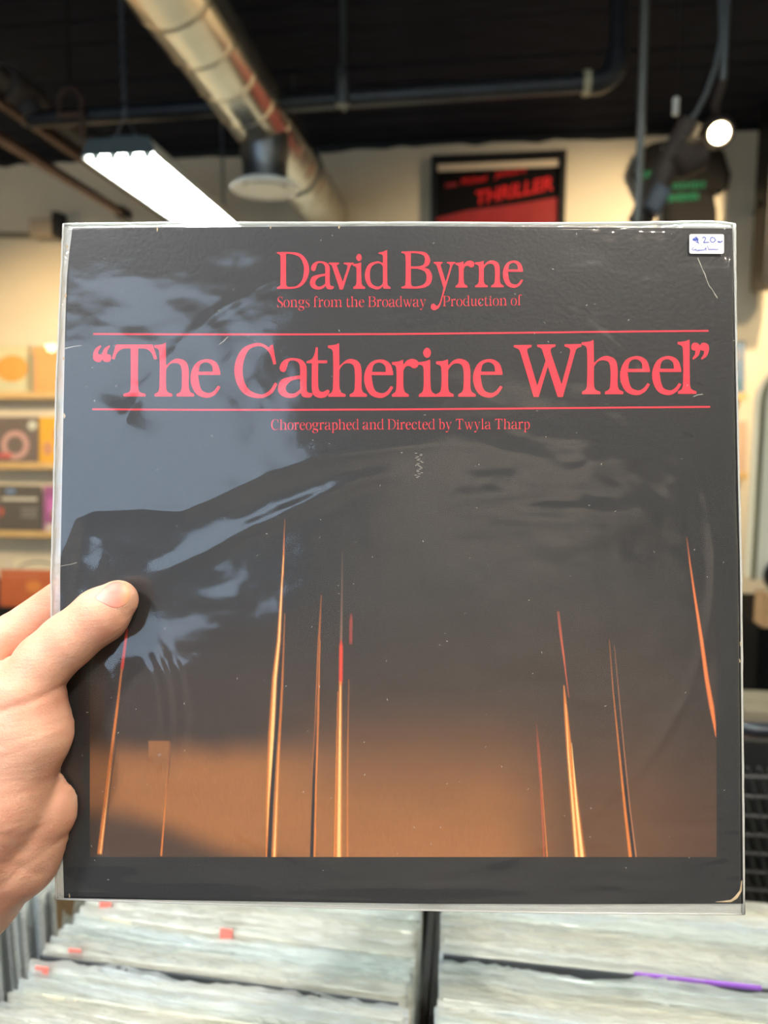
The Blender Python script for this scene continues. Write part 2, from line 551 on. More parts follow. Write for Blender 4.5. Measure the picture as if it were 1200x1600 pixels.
def tube_light(x, y0, y1, z, width, label, chain_end=True):
    t = thing('tube_light', (x, (y0 + y1) / 2, z), label, 'ceiling light')
    mb = MB()
    hw = width / 2
    prof = [(-hw, -0.005), (-hw + 0.012, -0.005), (-hw + 0.03, 0.042), (hw - 0.03, 0.042), (hw - 0.012, -0.005), (hw, -0.005), (hw - 0.028, 0.055), (-hw + 0.028, 0.055)]
    mb.prism(prof, lambda a, c, k: (x + a, y0 + (y1 - y0) * k, z + c), 1)
    mb.build('reflector', M_WHITE, t)
    for ye in (y0 - 0.004, y1 + 0.004):
        MB().prism([(-hw + 0.004, 0.004), (-hw + 0.03, 0.062), (hw - 0.03, 0.062), (hw - 0.004, 0.004)], lambda a, c, k: (x + a, ye + 0.006 * (k - 0.5), z + c), 1).build('end_plate', M_ENDP, t)
    MB().box((x, (y0 + y1) / 2, z + 0.075), (0.12, y1 - y0 - 0.1, 0.035), bev=0.004).build('ballast_housing', M_ENDP, t)
    for k in range(4):
        xx = x + (k - 1.5) * width * 0.225
        MB().tube([(xx, y0 + 0.03, z + 0.008), (xx, y1 - 0.03, z + 0.008)], 0.0145, 10).build('tube', M_TUBE, t, smooth=True)
        for ye in (y0 + 0.02, y1 - 0.02):
            MB().box((xx, ye, z + 0.016), (0.03, 0.016, 0.045), bev=0.003).build('lamp_holder', M_WHITE, t)
    for ye in (y0 + 0.06, y1 - 0.06):
        mb = MB()
        top = z + 0.17
        mb.tube([(x - 0.06, ye, z + 0.05), (x, ye, top)], 0.003, 6)
        mb.tube([(x + 0.06, ye, z + 0.05), (x, ye, top)], 0.003, 6)
        mb.build('wire_bail', M_CHAIN, t)
        mb = MB()
        zz, k = top, 0
        while zz < CEIL + 0.02:
            ax = (1, 0, 0) if k % 2 else (0, 1, 0)
            n = len(mb.v)
            mb.torus((0, 0, 0), 0.0085, 0.0024, ax, 10, 5)
            for i in range(n, len(mb.v)):
                vx, vy, vz = mb.v[i]
                mb.v[i] = (x + vx, ye + vy, zz + vz * 1.9)
            zz += 0.026
            k += 1
        mb.build('chain', M_CHAIN, t)
    return t


FZ = 2.5
l, r = atz(127, 247, FZ), atz(247, 240, FZ)
tube_light((l.x + r.x) / 2, (l.y + r.y) / 2, (l.y + r.y) / 2 + 1.22, FZ, (r.x - l.x) * 0.98, 'lit four tube light hung on chains below the black ceiling')
tube_light(-0.62, -0.1, 1.12, 2.9, 0.3, 'unseen four tube light added over the bin under the hand')  # this fixture and the next are added out of view to brighten the records
tube_light(0.66, -0.1, 1.12, 2.9, 0.3, 'unseen four tube light added over the bin with the purple edged record')

# ------------------------------------------------------------------ framed poster on the far wall
M_REDINK = mat('red_poster_ink', (215, 24, 28), 0.5)
M_DKRED = mat('dull_red_poster_ink', (150, 34, 34), 0.5, noise=0.2, nscale=8)
M_CREAMB = mat('cream_card', (222, 204, 180), 0.6)
M_POSTER = mat('black_poster_paper', (10, 8, 9), 0.7, spec=0.15)
PYW = WALL_Y - 0.03
tl, tr = at(674, 243, PYW), at(885, 237, PYW)
pw = tr.x - tl.x
pz = (tl.z + tr.z) / 2
ph = pw * 1.5
pcx = (tl.x + tr.x) / 2
poster = thing('framed_poster', (pcx, PYW, pz - ph / 2), 'black framed poster with slanted red lettering on the far cream wall', 'poster')
mb = MB()
fw = 0.03
for c, s in (((pcx, PYW, pz - fw / 2), (pw, 0.04, fw)), ((pcx, PYW, pz - ph + fw / 2), (pw, 0.04, fw)),
             ((pcx - pw / 2 + fw / 2, PYW, pz - ph / 2), (fw, 0.039, ph - 2 * fw)), ((pcx + pw / 2 - fw / 2, PYW, pz - ph / 2), (fw, 0.039, ph - 2 * fw))):
    mb.box(c, s)
mb.build('frame', M_BLACK, poster)
MB().box((pcx, PYW + 0.008, pz - ph / 2), (pw - 2 * fw, 0.006, ph - 2 * fw)).build('sheet', M_POSTER, poster)
MB().box((pcx, PYW + 0.003, pz - fw - 0.035), (pw - 2 * fw - 0.015, 0.004, 0.04)).build('cream_strip', M_CREAMB, poster)


def wall_text(body, px, py, height_px, rot, m, parent, name, shear=0.25, Y=PYW, xs=1.0, off=0.0):
    cu = bpy.data.curves.new(name, 'FONT')
    cu.body = body
    cu.shear = shear
    cu.offset = off
    o = bpy.data.objects.new(name, cu)
    dg = bpy.context.evaluated_depsgraph_get()
    COL.objects.link(o)
    dg.update()
    me = bpy.data.meshes.new_from_object(o.evaluated_get(dg))
    bpy.data.objects.remove(o)
    me.name = name
    a = at(px, py, Y)
    s = (at(px, py - height_px, Y).z - a.z) / 0.7
    M = Matrix.Translation(a - parent.location) @ Matrix.Rotation(math.pi / 2, 4, 'X') @ Matrix.Rotation(rot, 4, 'Z') @ Matrix.Diagonal((s * xs, s, s, 1))
    me.transform(M)
    me.materials.clear()
    return link_mesh(name, me, m, parent)


wall_text('Michael', 720, 289, 10, 0.12, M_REDINK, poster, 'lettering', Y=PYW + 0.003, xs=0.95, off=0.02)
wall_text("Jackson's", 774, 277, 10, 0.12, M_REDINK, poster, 'lettering', Y=PYW + 0.003, xs=0.95, off=0.02)
MB().box(at(705, 289, PYW + 0.003), (0.07, 0.003, 0.022), rot=(0, -0.1, 0)).build('lettering', M_DKRED, poster)
wall_text('THRILLER', 742, 320, 20, 0.16, M_REDINK, poster, 'title_lettering', Y=PYW + 0.003, xs=1.02, off=0.03)
mb = MB()
z0 = pz - ph + fw
q = [at(682, 341, PYW + 0.003), at(730, 329, PYW + 0.003), at(800, 320, PYW + 0.003), at(873, 308, PYW + 0.003)]
poly = [(v.x, v.z) for v in q] + [(q[-1].x, z0 + 0.25), (q[0].x, z0 + 0.25)]
mb.prism(poly, lambda x, z, t: (x, PYW + 0.002 + 0.003 * t, z), 1)
mb.build('red_picture', M_DKRED, poster)

# ------------------------------------------------------------------ T-shirt on the wall
M_TEE = mat('black_cotton', (12, 11, 11), 0.9, noise=0.2, nscale=30, bump=0.3, bscale=25)
M_GREEN = mat('green_print', (20, 104, 74), 0.7)
M_GREYC = mat('grey_neck_label', (110, 116, 124), 0.8)
TY = WALL_Y - 0.022
outline = [(1040, 222), (1012, 228), (995, 243), (984, 275), (1000, 312), (1014, 322), (1030, 300), (1034, 330), (1033, 440), (1118, 440), (1118, 330), (1112, 300), (1124, 304), (1135, 296), (1140, 276), (1130, 240), (1108, 224), (1082, 220), (1070, 230), (1056, 232)]
tc = at(1062, 300, TY)
tee = thing('t_shirt', tc, 'black T-shirt with green script pinned high on the cream wall', 'shirt')
bm = bmesh.new()
pts3 = [at(x, y, TY) - tc for x, y in outline]
tri = tessellate_polygon([[Vector((q.x, q.z, 0)) for q in pts3]])
vs = [bm.verts.new((q.x, 0, q.z)) for q in pts3]
for t in tri:
    bm.faces.new([vs[i] for i in t])
bmesh.ops.subdivide_edges(bm, edges=bm.edges[:], cuts=3, use_grid_fill=True)
bmesh.ops.triangulate(bm, faces=bm.faces)
for v in bm.verts:
    v.co.y += 0.008 * math.sin(v.co.x * 40 + v.co.z * 22) - 0.008
bmesh.ops.recalc_face_normals(bm, faces=bm.faces)
g = bmesh.ops.solidify(bm, geom=bm.faces[:], thickness=0.014)
me = bpy.data.meshes.new('shirt_body')
bm.to_mesh(me)
bm.free()
link_mesh('shirt_body', me, M_TEE, tee, smooth=True)
cpts = [at(x, y, TY - 0.026) for x, y in ((1040, 224), (1048, 234), (1062, 238), (1075, 232), (1082, 222))]
MB().tube(cpts, 0.010, 8).build('neck_band', M_TEE, tee, smooth=True)
MB().box(at(1043, 230, TY - 0.03), (0.07, 0.004, 0.02), rot=(0, -0.2, 0)).build('neck_label', M_GREYC, tee)
# green script: two lines of joined loops
for y0, x0, x1, n, h_ in ((292, 1043, 1102, 9, 8), (310, 1043, 1092, 8, 9), (274, 1004, 1020, 3, 9)):
    pts = []
    N = n * 10
    for i in range(N + 1):
        u = i / N
        ph_ = u * n * 2 * math.pi
        pts.append(at(x0 + (x1 - x0) * u + 2.4 * math.sin(ph_), y0 - 3 * u - h_ / 2 * math.cos(ph_) * (1 if int(u * n) % 3 else 1.3), TY - 0.026))
    MB().tube(pts, 0.0055, 6).build('script_print', M_GREEN, tee)

# ------------------------------------------------------------------ track lamp in front of the shirt
M_LAMPB = mat('dark_bronze_lamp_metal', (50, 38, 32), 0.7, metal=0.0, noise=0.2)
M_LENS = mat('lit_lamp_lens', (255, 240, 210), 0.3, emit=(1.0, 0.80, 0.45), estr=40)
LY = 2.6
lc = at(1124, 208, LY)
lamp = thing('spot_lamp', lc, 'lit bronze spotlight hanging in front of the black T-shirt', 'lamp')
axis = (CAM + Vector((0.25, 0, -0.1)) - lc).normalized()
MB().lathe([(0.03, -0.17), (0.05, -0.15), (0.052, -0.06), (0.040, 0.0), (0.042, 0.008), (0.034, 0.008), (0.032, -0.004)], lc, axis, 24).build('lamp_head', M_LAMPB, lamp, smooth=True)
MB().lathe([(0.01, 0.004), (0.030, 0.000), (0.030, -0.003), (0.01, -0.004)], lc, axis, 24).build('lens', M_LENS, lamp)
s0 = at(1130, 0, LY)
st = at(1130, 125, LY)
MB().tube([(st.x, LY, CEIL + 0.03), (st.x, LY, st.z)], 0.011, 10).build('drop_rod', M_STEEL, lamp, smooth=True)
MB().tube([(st.x, LY, st.z), at(1118, 165, LY + 0.03), lc - axis * 0.10 + Vector((0, 0, 0.03))], 0.012, 10).build('swivel', M_LAMPB, lamp, smooth=True)
MB().tube([at(1126, -10, LY), at(1127, 60, LY), at(1118, 105, LY), at(1104, 145, LY), at(1088, 176, LY), at(1070, 200, LY)], 0.008, 8).build('cable', M_STEEL, lamp, smooth=True)
MB().tube([at(1078, 192, LY), at(1050, 245, LY), at(1018, 310, LY), at(998, 350, LY)], 0.040, 10).build('bracket_arm', M_LAMPB, lamp, smooth=True)
MB().tube([at(1052, 232, LY - 0.02), at(1070, 250, LY), at(1098, 240, LY)], [0.05, 0.06, 0.05], 10).build('ballast', M_LAMPB, lamp, smooth=True)
MB().box(at(1026, 312, LY - 0.06), (0.055, 0.05, 0.085), rot=(0, 0.5, 0), bev=0.008).build('junction_box', mat('blue_black_plastic', (40, 46, 60), 0.5), lamp)
lt = thing('cable_tag', at(1056, 166, LY + 0.2), 'small white plug hanging against the dark ceiling', 'plug')
MB().lathe([(0.006, 0.03), (0.011, 0.026), (0.011, 0.004), (0.008, 0), (0.011, -0.004), (0.011, -0.028), (0.006, -0.03)], lt.location, seg=12).build('plug_body', M_WHITE, lt, smooth=True)
MB().tube([lt.location, (lt.location.x, lt.location.y, CEIL + 0.02)], 0.002, 6).build('cord', M_BLACK, lt)
pa = at(997, 340, 2.45)
pb = at(1008, 0, 2.45)
t = thing('hanging_pole', pa, 'thin grey pole hanging from the ceiling before the T-shirt', 'pole')
d = (pb - pa)
MB().tube([pa - d * 0.5, pa + d * ((CEIL + 0.02 - pa.z) / d.z)], 0.0125, 10).build('pole_tube', mat('grey_pole_paint', (72, 72, 70), 0.5), t, smooth=True)

# wall gear on the far wall
g0 = at(70, 358, WALL_Y - 0.06)
wb = thing('wall_box', g0, 'small beige wall box with a black end plate and pipe', 'box')
MB().box(g0, (0.15, 0.10, 0.11), bev=0.01).build('box_body', mat('beige_plastic', (176, 160, 138), 0.6), wb)
q = at(93, 353, WALL_Y - 0.06)
MB().box(q, (0.045, 0.10, 0.15), bev=0.004).build('end_plate', M_BLACK, wb)
MB().tube([at(-60, 366, WALL_Y - 0.03), at(52, 368, WALL_Y - 0.03)], 0.016, 10).build('pipe_run', mat('olive_conduit', (112, 106, 88), 0.6), wb, smooth=True)
sp = at(1215, 308, 4.3)
spk = thing('wall_speaker', sp, 'tall black loudspeaker bracketed on the wall at the frame edge', 'speaker')
MB().box(sp, (0.165, 0.2, 0.94), bev=0.01).build('cabinet', M_BLACK, spk)
MB().box((sp.x, sp.y - 0.104, sp.z), (0.14, 0.012, 0.9), bev=0.004).build('grille', mat('black_speaker_cloth', (24, 24, 25), 0.9), spk)
MB().tube([at(1182, 320, 4.3), at(1215, 310, 4.3)], 0.014, 8).build('bracket', M_BLACK, spk)
MB().tube([(sp.x, sp.y + 0.1, sp.z), (sp.x, WALL_Y, sp.z)], 0.02, 8).build('wall_arm', M_BLACK, spk)

# ------------------------------------------------------------------ record ledges on the far wall
M_LEDGE = mat('pale_pine', (214, 178, 122), 0.55, noise=0.12, nscale=10, stretch=(1, 8, 8))
M_FILMB = film_mat('display_record_film', 0.05, rough=0.04, refl=1.0)


def ledge(px0, px1, py, label):
    a, b = at(px0, py, WALL_Y - 0.09), at(px1, py, WALL_Y - 0.09)
    cx, z = (a.x + b.x) / 2, (a.z + b.z) / 2
    t = thing('record_ledge', (cx, WALL_Y - 0.045, z), label, 'shelf')
    L = abs(b.x - a.x)
    MB().box((cx, WALL_Y - 0.045, z), (L, 0.09, 0.018)).build('shelf_board', M_LEDGE, t)
    MB().box((cx, WALL_Y - 0.096, z + 0.008), (L, 0.012, 0.042), bev=0.002).build('front_lip', M_LEDGE, t)
    return cx, z + 0.009


def record_cover(name, x0px, x1px, z, size, rgb, label, shapes=(), lean=0.10, group='records on the wall ledges', Ybase=None, cxy=None, film=True):
    """a 12 inch sleeve leaning back on its ledge; shapes are printed patches: (kind, x, y, w, h, rgb) in 0..1 of the cover"""
    Yb = (WALL_Y - 0.075) if Ybase is None else Ybase
    if cxy is None:
        cx = at((x0px + x1px) / 2, 690, Yb).x
    else:
        cx = cxy
    t = thing(name, (cx, Yb, z), label, 'record', group, rot=(-lean, 0, 0))
    me = MB().box((0, 0.002, size / 2), (size, 0.004, size), bev=0.0008).mesh('cover')
    link_mesh('cover', me, mat('card_%02x%02x%02x' % rgb, rgb, 0.5, noise=0.06, nscale=6), t)
    k = 0
    for s in shapes:
        kind, x, y, w_, h_, c = s
        k += 1
        m = mat('print_%02x%02x%02x' % c, c, 0.5)
        X, Z = (x - 0.5) * size, y * size
        yy = -0.0003 - 0.0002 * k
        mb = MB()
        if kind == 'r':
            mb.box((X, yy, Z), (w_ * size, 0.0004, h_ * size))
        elif kind == 'o':
            n = 28
            mb.prism([(math.cos(2 * math.pi * i / n) * w_ * size / 2 + X, math.sin(2 * math.pi * i / n) * h_ * size / 2 + Z) for i in range(n)], lambda a, b, q: (a, yy - 0.0002 + 0.0004 * q, b), 1)
        else:
            n = 28
            vs, fs = [], []
            for i in range(n):
                q = 2 * math.pi * i / n
                for rr in (1.0, 0.62):
                    vs.append((X + math.cos(q) * w_ * size / 2 * rr, yy, Z + math.sin(q) * h_ * size / 2 * rr))
            fs = [(2 * i, 2 * ((i + 1) % n), 2 * ((i + 1) % n) + 1, 2 * i + 1) for i in range(n)]
            mb.add(vs, fs)
        link_mesh('print_patch', mb.mesh('print_patch'), m, t)
    if film:
        me = MB().box((0, 0.002, size / 2 + 0.002), (size + 0.012, 0.008, size + 0.010)).mesh('clear_sleeve')
        link_mesh('clear_sleeve', me, M_FILMB, t)
    return t


cx, z1 = ledge(-160, 130, 620, 'top pine ledge holding the pale green and the orange records')
cx, z2 = ledge(-160, 130, 729, 'middle pine ledge holding the grey and the yellow records')
cx, z3 = ledge(-160, 130, 835, 'lowest pine ledge holding the dark brown and the purple records')
SZ = 0.315
record_cover('record', 5, 40, z1, SZ, (222, 214, 170), 'pale green record with an orange disc on the top ledge', [('o', 0.5, 0.55, 0.72, 0.55, (226, 166, 70)), ('r', 0.5, 0.2, 0.6, 0.14, (214, 208, 170))])
record_cover('record', 72, 90, z1, SZ, (240, 168, 96), 'orange record beside the pale green one on the top ledge', [('o', 0.85, 0.55, 0.3, 0.5, (214, 160, 120)), ('r', 0.5, 0.9, 0.9, 0.05, (236, 176, 110))])
record_cover('record', -5, 55, z2, SZ, (112, 98, 92), 'dark grey record with a pink ring and a pale round sticker', [('g', 0.45, 0.42, 0.62, 0.6, (206, 160, 150)), ('r', 0.22, 0.2, 0.3, 0.1, (206, 90, 84)), ('o', 0.83, 0.83, 0.2, 0.2, (214, 214, 198))])
record_cover('record', 58, 130, z2, SZ, (238, 176, 40), 'yellow record with three small faces on the middle ledge', [('o', 0.2, 0.35, 0.2, 0.28, (212, 150, 110)), ('o', 0.42, 0.62, 0.2, 0.28, (206, 136, 104)), ('o', 0.7, 0.4, 0.2, 0.28, (210, 140, 110))])
record_cover('record', -8, 52, z3, SZ, (86, 78, 72), 'dark brown record with a white band of print on the lowest ledge', [('r', 0.5, 0.72, 0.8, 0.07, (214, 206, 190)), ('r', 0.72, 0.52, 0.36, 0.03, (150, 144, 136)), ('r', 0.72, 0.44, 0.36, 0.03, (150, 144, 136)), ('r', 0.72, 0.36, 0.36, 0.03, (150, 144, 136)), ('o', 0.3, 0.88, 0.24, 0.1, (120, 150, 190)), ('o', 0.1, 0.45, 0.1, 0.2, (200, 90, 70))])
record_cover('record', 62, 130, z3, SZ, (160, 84, 138), 'purple record on the lowest ledge by the album edge', [('r', 0.2, 0.6, 0.22, 0.3, (206, 110, 186)), ('o', 0.24, 0.42, 0.1, 0.2, (178, 160, 60)), ('r', 0.3, 0.12, 0.5, 0.18, (206, 196, 190))])
# globe lamp on the side wall; it glints in the film of the orange record
P_ = at(69, 536, WALL_Y - 0.10)
d_ = (P_ - CAM).normalized()
n_ = Vector((0, -math.cos(0.10), math.sin(0.10)))
r_ = d_ - n_ * 2 * d_.dot(n_)
g_ = P_ + r_ * ((XL + 0.14 - P_.x) / r_.x)
gl = thing('globe_lamp', g_, 'small warm globe lamp on the side wall beyond the ledges', 'lamp')
mb = MB()
mb.lathe([(0.048 * math.sin(math.pi * i / 10) + 0.0005, 0.048 * math.cos(math.pi * i / 10)) for i in range(11)], g_, seg=20)
mb.build('globe', mat('lit_globe_glass', (255, 236, 200), 0.3, emit=(1.0, 0.82, 0.5), estr=60), gl, smooth=True)
MB().tube([(XL - 0.01, g_.y, g_.z - 0.03), (g_.x - 0.02, g_.y, g_.z - 0.05)], 0.012, 8).build('wall_arm', M_BLACK, gl)
# more ledges behind and to the other side of the held album
cx, z4 = ledge(1010, 1166, 622, 'short upper pine ledge on the far wall past the album')
cx, z5 = ledge(1010, 1168, 745, 'short lower pine ledge on the far wall past the album')
record_cover('record', 1115, 1163, z4, SZ, (92, 120, 150), 'slate blue record on the short upper ledge', [('r', 0.7, 0.2, 0.5, 0.2, (60, 110, 130)), ('r', 0.5, 0.75, 0.9, 0.2, (120, 124, 140))], cxy=at(1164, 600, WALL_Y - 0.075).x - SZ / 2)
record_cover('record', 1115, 1168, z5, SZ, (206, 170, 140), 'pinkish tan record on the short lower ledge', [('r', 0.5, 0.5, 0.7, 0.7, (216, 188, 160))], cxy=at(1167, 700, WALL_Y - 0.075).x - SZ / 2)

# low bin at the far wall with an orange record at its front
BY = 3.9
bz = at(40, 948, BY).z
bx = at(20, 948, BY).x
fb = thing('wall_bin', (bx, BY + 0.15, bz - 0.35), 'black record bin standing under the pine ledges', 'bin')
MB().box((bx, BY - 0.02, bz - 0.40), (0.9, 0.02, 0.8)).build('front_panel', M_BLACK, fb)
MB().box((bx, BY + 0.42, bz - 0.36), (0.9, 0.02, 0.86)).build('back_panel', M_BLACK, fb)
for sx in (-0.44, 0.44):
    MB().box((bx + sx, BY + 0.2, bz - 0.40), (0.02, 0.42, 0.8)).build('side_panel', M_BLACK, fb)
MB().box((bx, BY + 0.2, bz - 0.147), (0.858, 0.418, 0.02)).build('bin_floor', M_BLACK, fb)
zb = bz - 0.135
hgt = at(40, 884, BY).z - zb
record_cover('record', 0, 0, zb, 0.34, (206, 96, 34), 'orange record with a glowing patch at the front of the wall bin', [('o', 0.62, 0.72, 0.28, 0.2, (236, 140, 48)), ('r', 0.4, 0.9, 0.7, 0.05, (206, 110, 66))], lean=0.10, Ybase=BY + 0.03, cxy=at(76, 900, BY).x - 0.17, group='records in the wall bin')
record_cover('record', 0, 0, zb + 0.05, 0.34, (232, 222, 190), 'white record with two black curves behind the orange record', [('o', 0.5, 0.80, 0.8, 0.34, (30, 32, 34)), ('o', 0.5, 0.77, 0.82, 0.34, (232, 222, 190)), ('o', 0.55, 0.55, 0.7, 0.4, (48, 56, 60))], lean=0.10, Ybase=BY + 0.10, cxy=at(82, 860, BY).x - 0.17, group='records in the wall bin')
MB().box((bx, BY + 0.15, zb + 0.02), (0.5, 0.02, 0.06)).build('record_rest', M_BLACK, fb)

# ------------------------------------------------------------------ things past the album's other edge
RY = 3.1
M_OFFW = mat('off_white_moulding', (240, 232, 210), 0.45)
q0, q1 = at(1168, 905, RY), at(1200, 600, RY)
q0.x += 0.008
cab = thing('white_cabinet', (q0.x + 0.25, RY + 0.15, 0), 'off white cabinet with rounded shoulders and dark edge piping', 'cabinet')
wd, top, bot = 0.62, at(1230, 560, RY).z, q0.z
rc = 0.17
poly = [(0, bot)] + [(rc - rc * math.cos(t), top - rc + rc * math.sin(t)) for t in [i * math.pi / 16 for i in range(9)]] + [(wd - rc + rc * math.sin(t), top - rc + rc * math.cos(t)) for t in [i * math.pi / 16 for i in range(9)]] + [(wd, bot)]
MB().prism(poly, lambda x, z, t: (q0.x + 0.012 + x, RY + 0.09 * t, z), 1).build('body', M_OFFW, cab, smooth=True)
MB().tube([(q0.x + 0.012 + x, RY - 0.004, z) for x, z in poly], 0.010, 8).build('edge_piping', mat('olive_piping', (108, 100, 76), 0.5), cab, smooth=True)
MB().box((q0.x + 0.31, RY + 0.02, (top + bot) / 2 - 0.06), (0.44, 0.06, 0.5), bev=0.02).build('front_panel', M_WHITE, cab)
MB().lathe([(0.002, -0.02), (0.07, -0.02), (0.07, 0), (0.002, 0)], (q0.x + 0.115, RY - 0.012, bot + 0.02), (0, 1, 0), 24).build('dark_foot', M_BLACK, cab)
# cabinet stands on the black counter
M_CARD = mat('brown_cardboard', (178, 138, 98), 0.8, noise=0.08, nscale=10)
M_CTOP = mat('grey_worn_wood', (120, 108, 90), 0.6, noise=0.2, nscale=8, stretch=(1, 8, 8))
M_MATTE = mat('matte_black_counter', (6, 6, 6), 0.8, spec=0.1)
cnt = thing('black_counter', (q0.x + 0.5, RY + 0.1, 0), 'black counter block under the off white cabinet', 'counter')
ztop = at(1180, 985, RY - 0.2).z
MB().box((q0.x + 0.5, RY + 0.15, ztop / 2 - 0.0), (1.04, 0.64, ztop)).build('carcass', M_MATTE, cnt)
MB().box((q0.x + 0.62, RY + 0.15, (ztop + bot) / 2), (0.7, 0.40, bot - ztop - 0.002)).build('plinth', M_CARD, cnt)
for i, dx in enumerate((0.0, 0.105)):
    zt = bot - 0.03
    bxo = thing('cardboard_box', (q0.x + 0.05 + dx, RY - 0.11, ztop), ['brown cardboard box on the black counter nearest the album edge', 'second brown cardboard box on the black counter'][i], 'box', 'cardboard boxes on the counter')
    MB().box((q0.x + 0.05 + dx, RY - 0.11, (ztop + zt) / 2), (0.098, 0.10, zt - ztop), bev=0.003).build('carton', M_CARD, bxo)
    MB().box((q0.x + 0.05 + dx, RY - 0.11, zt - 0.001), (0.03, 0.1005, 0.004)).build('tape', M_TAPE, bxo)
# nearer: worn wood shelf with bagged goods and a black rack
NY = 1.6
ws = at(1185, 1125, NY)
sh = thing('display_shelf', (ws.x + 0.2, NY, ws.z), 'worn grey wooden shelf with black legs past the album', 'shelf')
MB().box((ws.x + 0.22, NY + 0.06, ws.z), (0.5, 0.13, 0.045), bev=0.004).build('shelf_board', M_CTOP, sh)
for dx in (0.02, 0.42):
    for dy in (0.015, 0.105):
        MB().box((ws.x + dx, NY + dy, ws.z / 2 - 0.012), (0.03, 0.03, ws.z - 0.022)).build('leg', M_BLACK, sh)
GY = 1.25
pk = at(1186, 1175, GY)
pkt = thing('snack_packet', pk, 'brown packet with a yellow printed patch past the album edge', 'packet')
def pillow(c, sx, sy, sz, n=10):
    mb = MB()
    vs, fs = [], []
    for side in (-1, 1):
        for j in range(n + 1):
            for i in range(n + 1):
                u, v = i / n * 2 - 1, j / n * 2 - 1
                b_ = (1 - u ** 4) * (1 - v ** 4)
                vs.append((c[0] + u * sx / 2 * (1 - 0.05 * (1 - v * v)), c[1] + side * (sy / 2 * b_ + 0.0005), c[2] + v * sz / 2 * (1 - 0.04 * (1 - u * u))))
    m_ = (n + 1) * (n + 1)
    for s_ in (0, 1):
        for j in range(n):
            for i in range(n):
                k = s_ * m_ + j * (n + 1) + i
                fs.append((k, k + 1, k + n + 2, k + n + 1))
    return mb.add(vs, fs)
pillow(pk, 0.085, 0.03, 0.075).build('bag', mat('brown_foil', (70, 36, 26), 0.35, noise=0.3, nscale=30), pkt, smooth=True)
MB().box((pk.x - 0.014, pk.y - 0.0165, pk.z + 0.005), (0.026, 0.001, 0.026)).build('yellow_patch', mat('yellow_print', (206, 180, 20), 0.5), pkt)
pillow(pk + Vector((0.01, 0.0, 0.04)), 0.10, 0.03, 0.022).build('top_flap', mat('black_foil', (34, 36, 44), 0.35), pkt, smooth=True)
fg = at(1192, 1235, GY - 0.05)
fgo = thing('snack_packet', fg, 'pale pink packet slumped on the black rack below the brown packet', 'packet')
pillow(fg + Vector((0.004, 0, 0.0)), 0.06, 0.04, 0.075).build('bag', mat('pink_plastic', (222, 180, 160), 0.5, noise=0.25, nscale=25), fgo, smooth=True)
pillow(fg + Vector((0.024, -0.012, -0.02)), 0.04, 0.02, 0.075).build('grey_wrap', mat('grey_plastic', (150, 154, 156), 0.4), fgo, smooth=True)
rk = at(1185, 1300, 1.1)
rack = thing('wire_rack', rk, 'black wire rack with slanted mesh past the album corner', 'rack')
M_WIRE = mat('black_wire', (40, 42, 44), 0.35, spec=0.6)
for k in range(9):
    o_ = Vector((-0.05 + 0.016 * k, 0.0, 0))
    MB().tube([rk + o_ + Vector((-0.035, 0, 0.10)), rk + o_ + Vector((0.0, 0.02, 0)), rk + o_ + Vector((0.05, 0.05, -0.14))], 0.0035, 6).build('wire', M_WIRE, rack, smooth=True)
for k in range(7):
    z = 0.085 - 0.034 * k
    f_ = (0.10 - z) / 0.24
    MB().tube([rk + Vector((-0.085 + 0.085 * f_, 0.05 * f_ - 0.002, z)), rk + Vector((0.06 + 0.085 * f_, 0.05 * f_ - 0.002, z))], 0.003, 6).build('cross_wire', M_WIRE, rack, smooth=True)
MB().box(rk + Vector((0.05, 0.08, -0.06)), (0.3, 0.02, 0.34)).build('back_panel', M_BLACK, rack)
MB().box((rk.x + 0.05, rk.y + 0.10, (rk.z - 0.2) / 2), (0.3, 0.1, rk.z - 0.2)).build('stand', M_BLACK, rack)
# ------------------------------------------------------------------ record bins under the held album
ZT = 1.045
M_LPFILMS = [film_mat('crinkled_record_film_%d' % i_, hz_, rough=0.13, refl=1.8, tint=tn_, bump=1.0, bscale=150, glossy_min=0.07, sss=0.35, stretch=(0.22, 1, 1), bdist=0.0035) for i_, (hz_, tn_) in enumerate([(0.62, (0.93, 0.99, 0.96)), (0.5, (0.97, 0.95, 0.86)), (0.68, (0.90, 0.96, 1.0)), (0.45, (0.86, 0.90, 0.88)), (0.6, (0.98, 0.98, 0.93))])]
CARDS = [mat('lp_card_%d' % i, c, 0.6, noise=0.08, nscale=9) for i, c in enumerate([(232, 232, 226), (222, 224, 220), (232, 226, 206), (214, 222, 224), (236, 234, 226), (204, 208, 204)])]
M_DARKCARD = mat('lp_dark_card', (52, 54, 58), 0.6)
M_PURPLE = mat('lp_purple_card', (128, 74, 168), 0.6)
M_YCARD = mat('lp_yellow_card', (222, 206, 150), 0.6)
M_BRCARD = mat('lp_brown_card', (120, 92, 62), 0.6)
M_CORAL = mat('coral_price_tag', (236, 132, 120), 0.6)
M_VINYLB = mat('black_vinyl', (12, 12, 13), 0.3)


def vnoise1(seed):
    r = random.Random(seed)
    a = [(r.uniform(0.4, 1.0), r.uniform(8, 55), r.uniform(0, 6.28)) for _ in range(7)]
    return lambda x: sum(A * math.sin(f * x + p) / (1 + f * 0.03) for A, f, p in a)


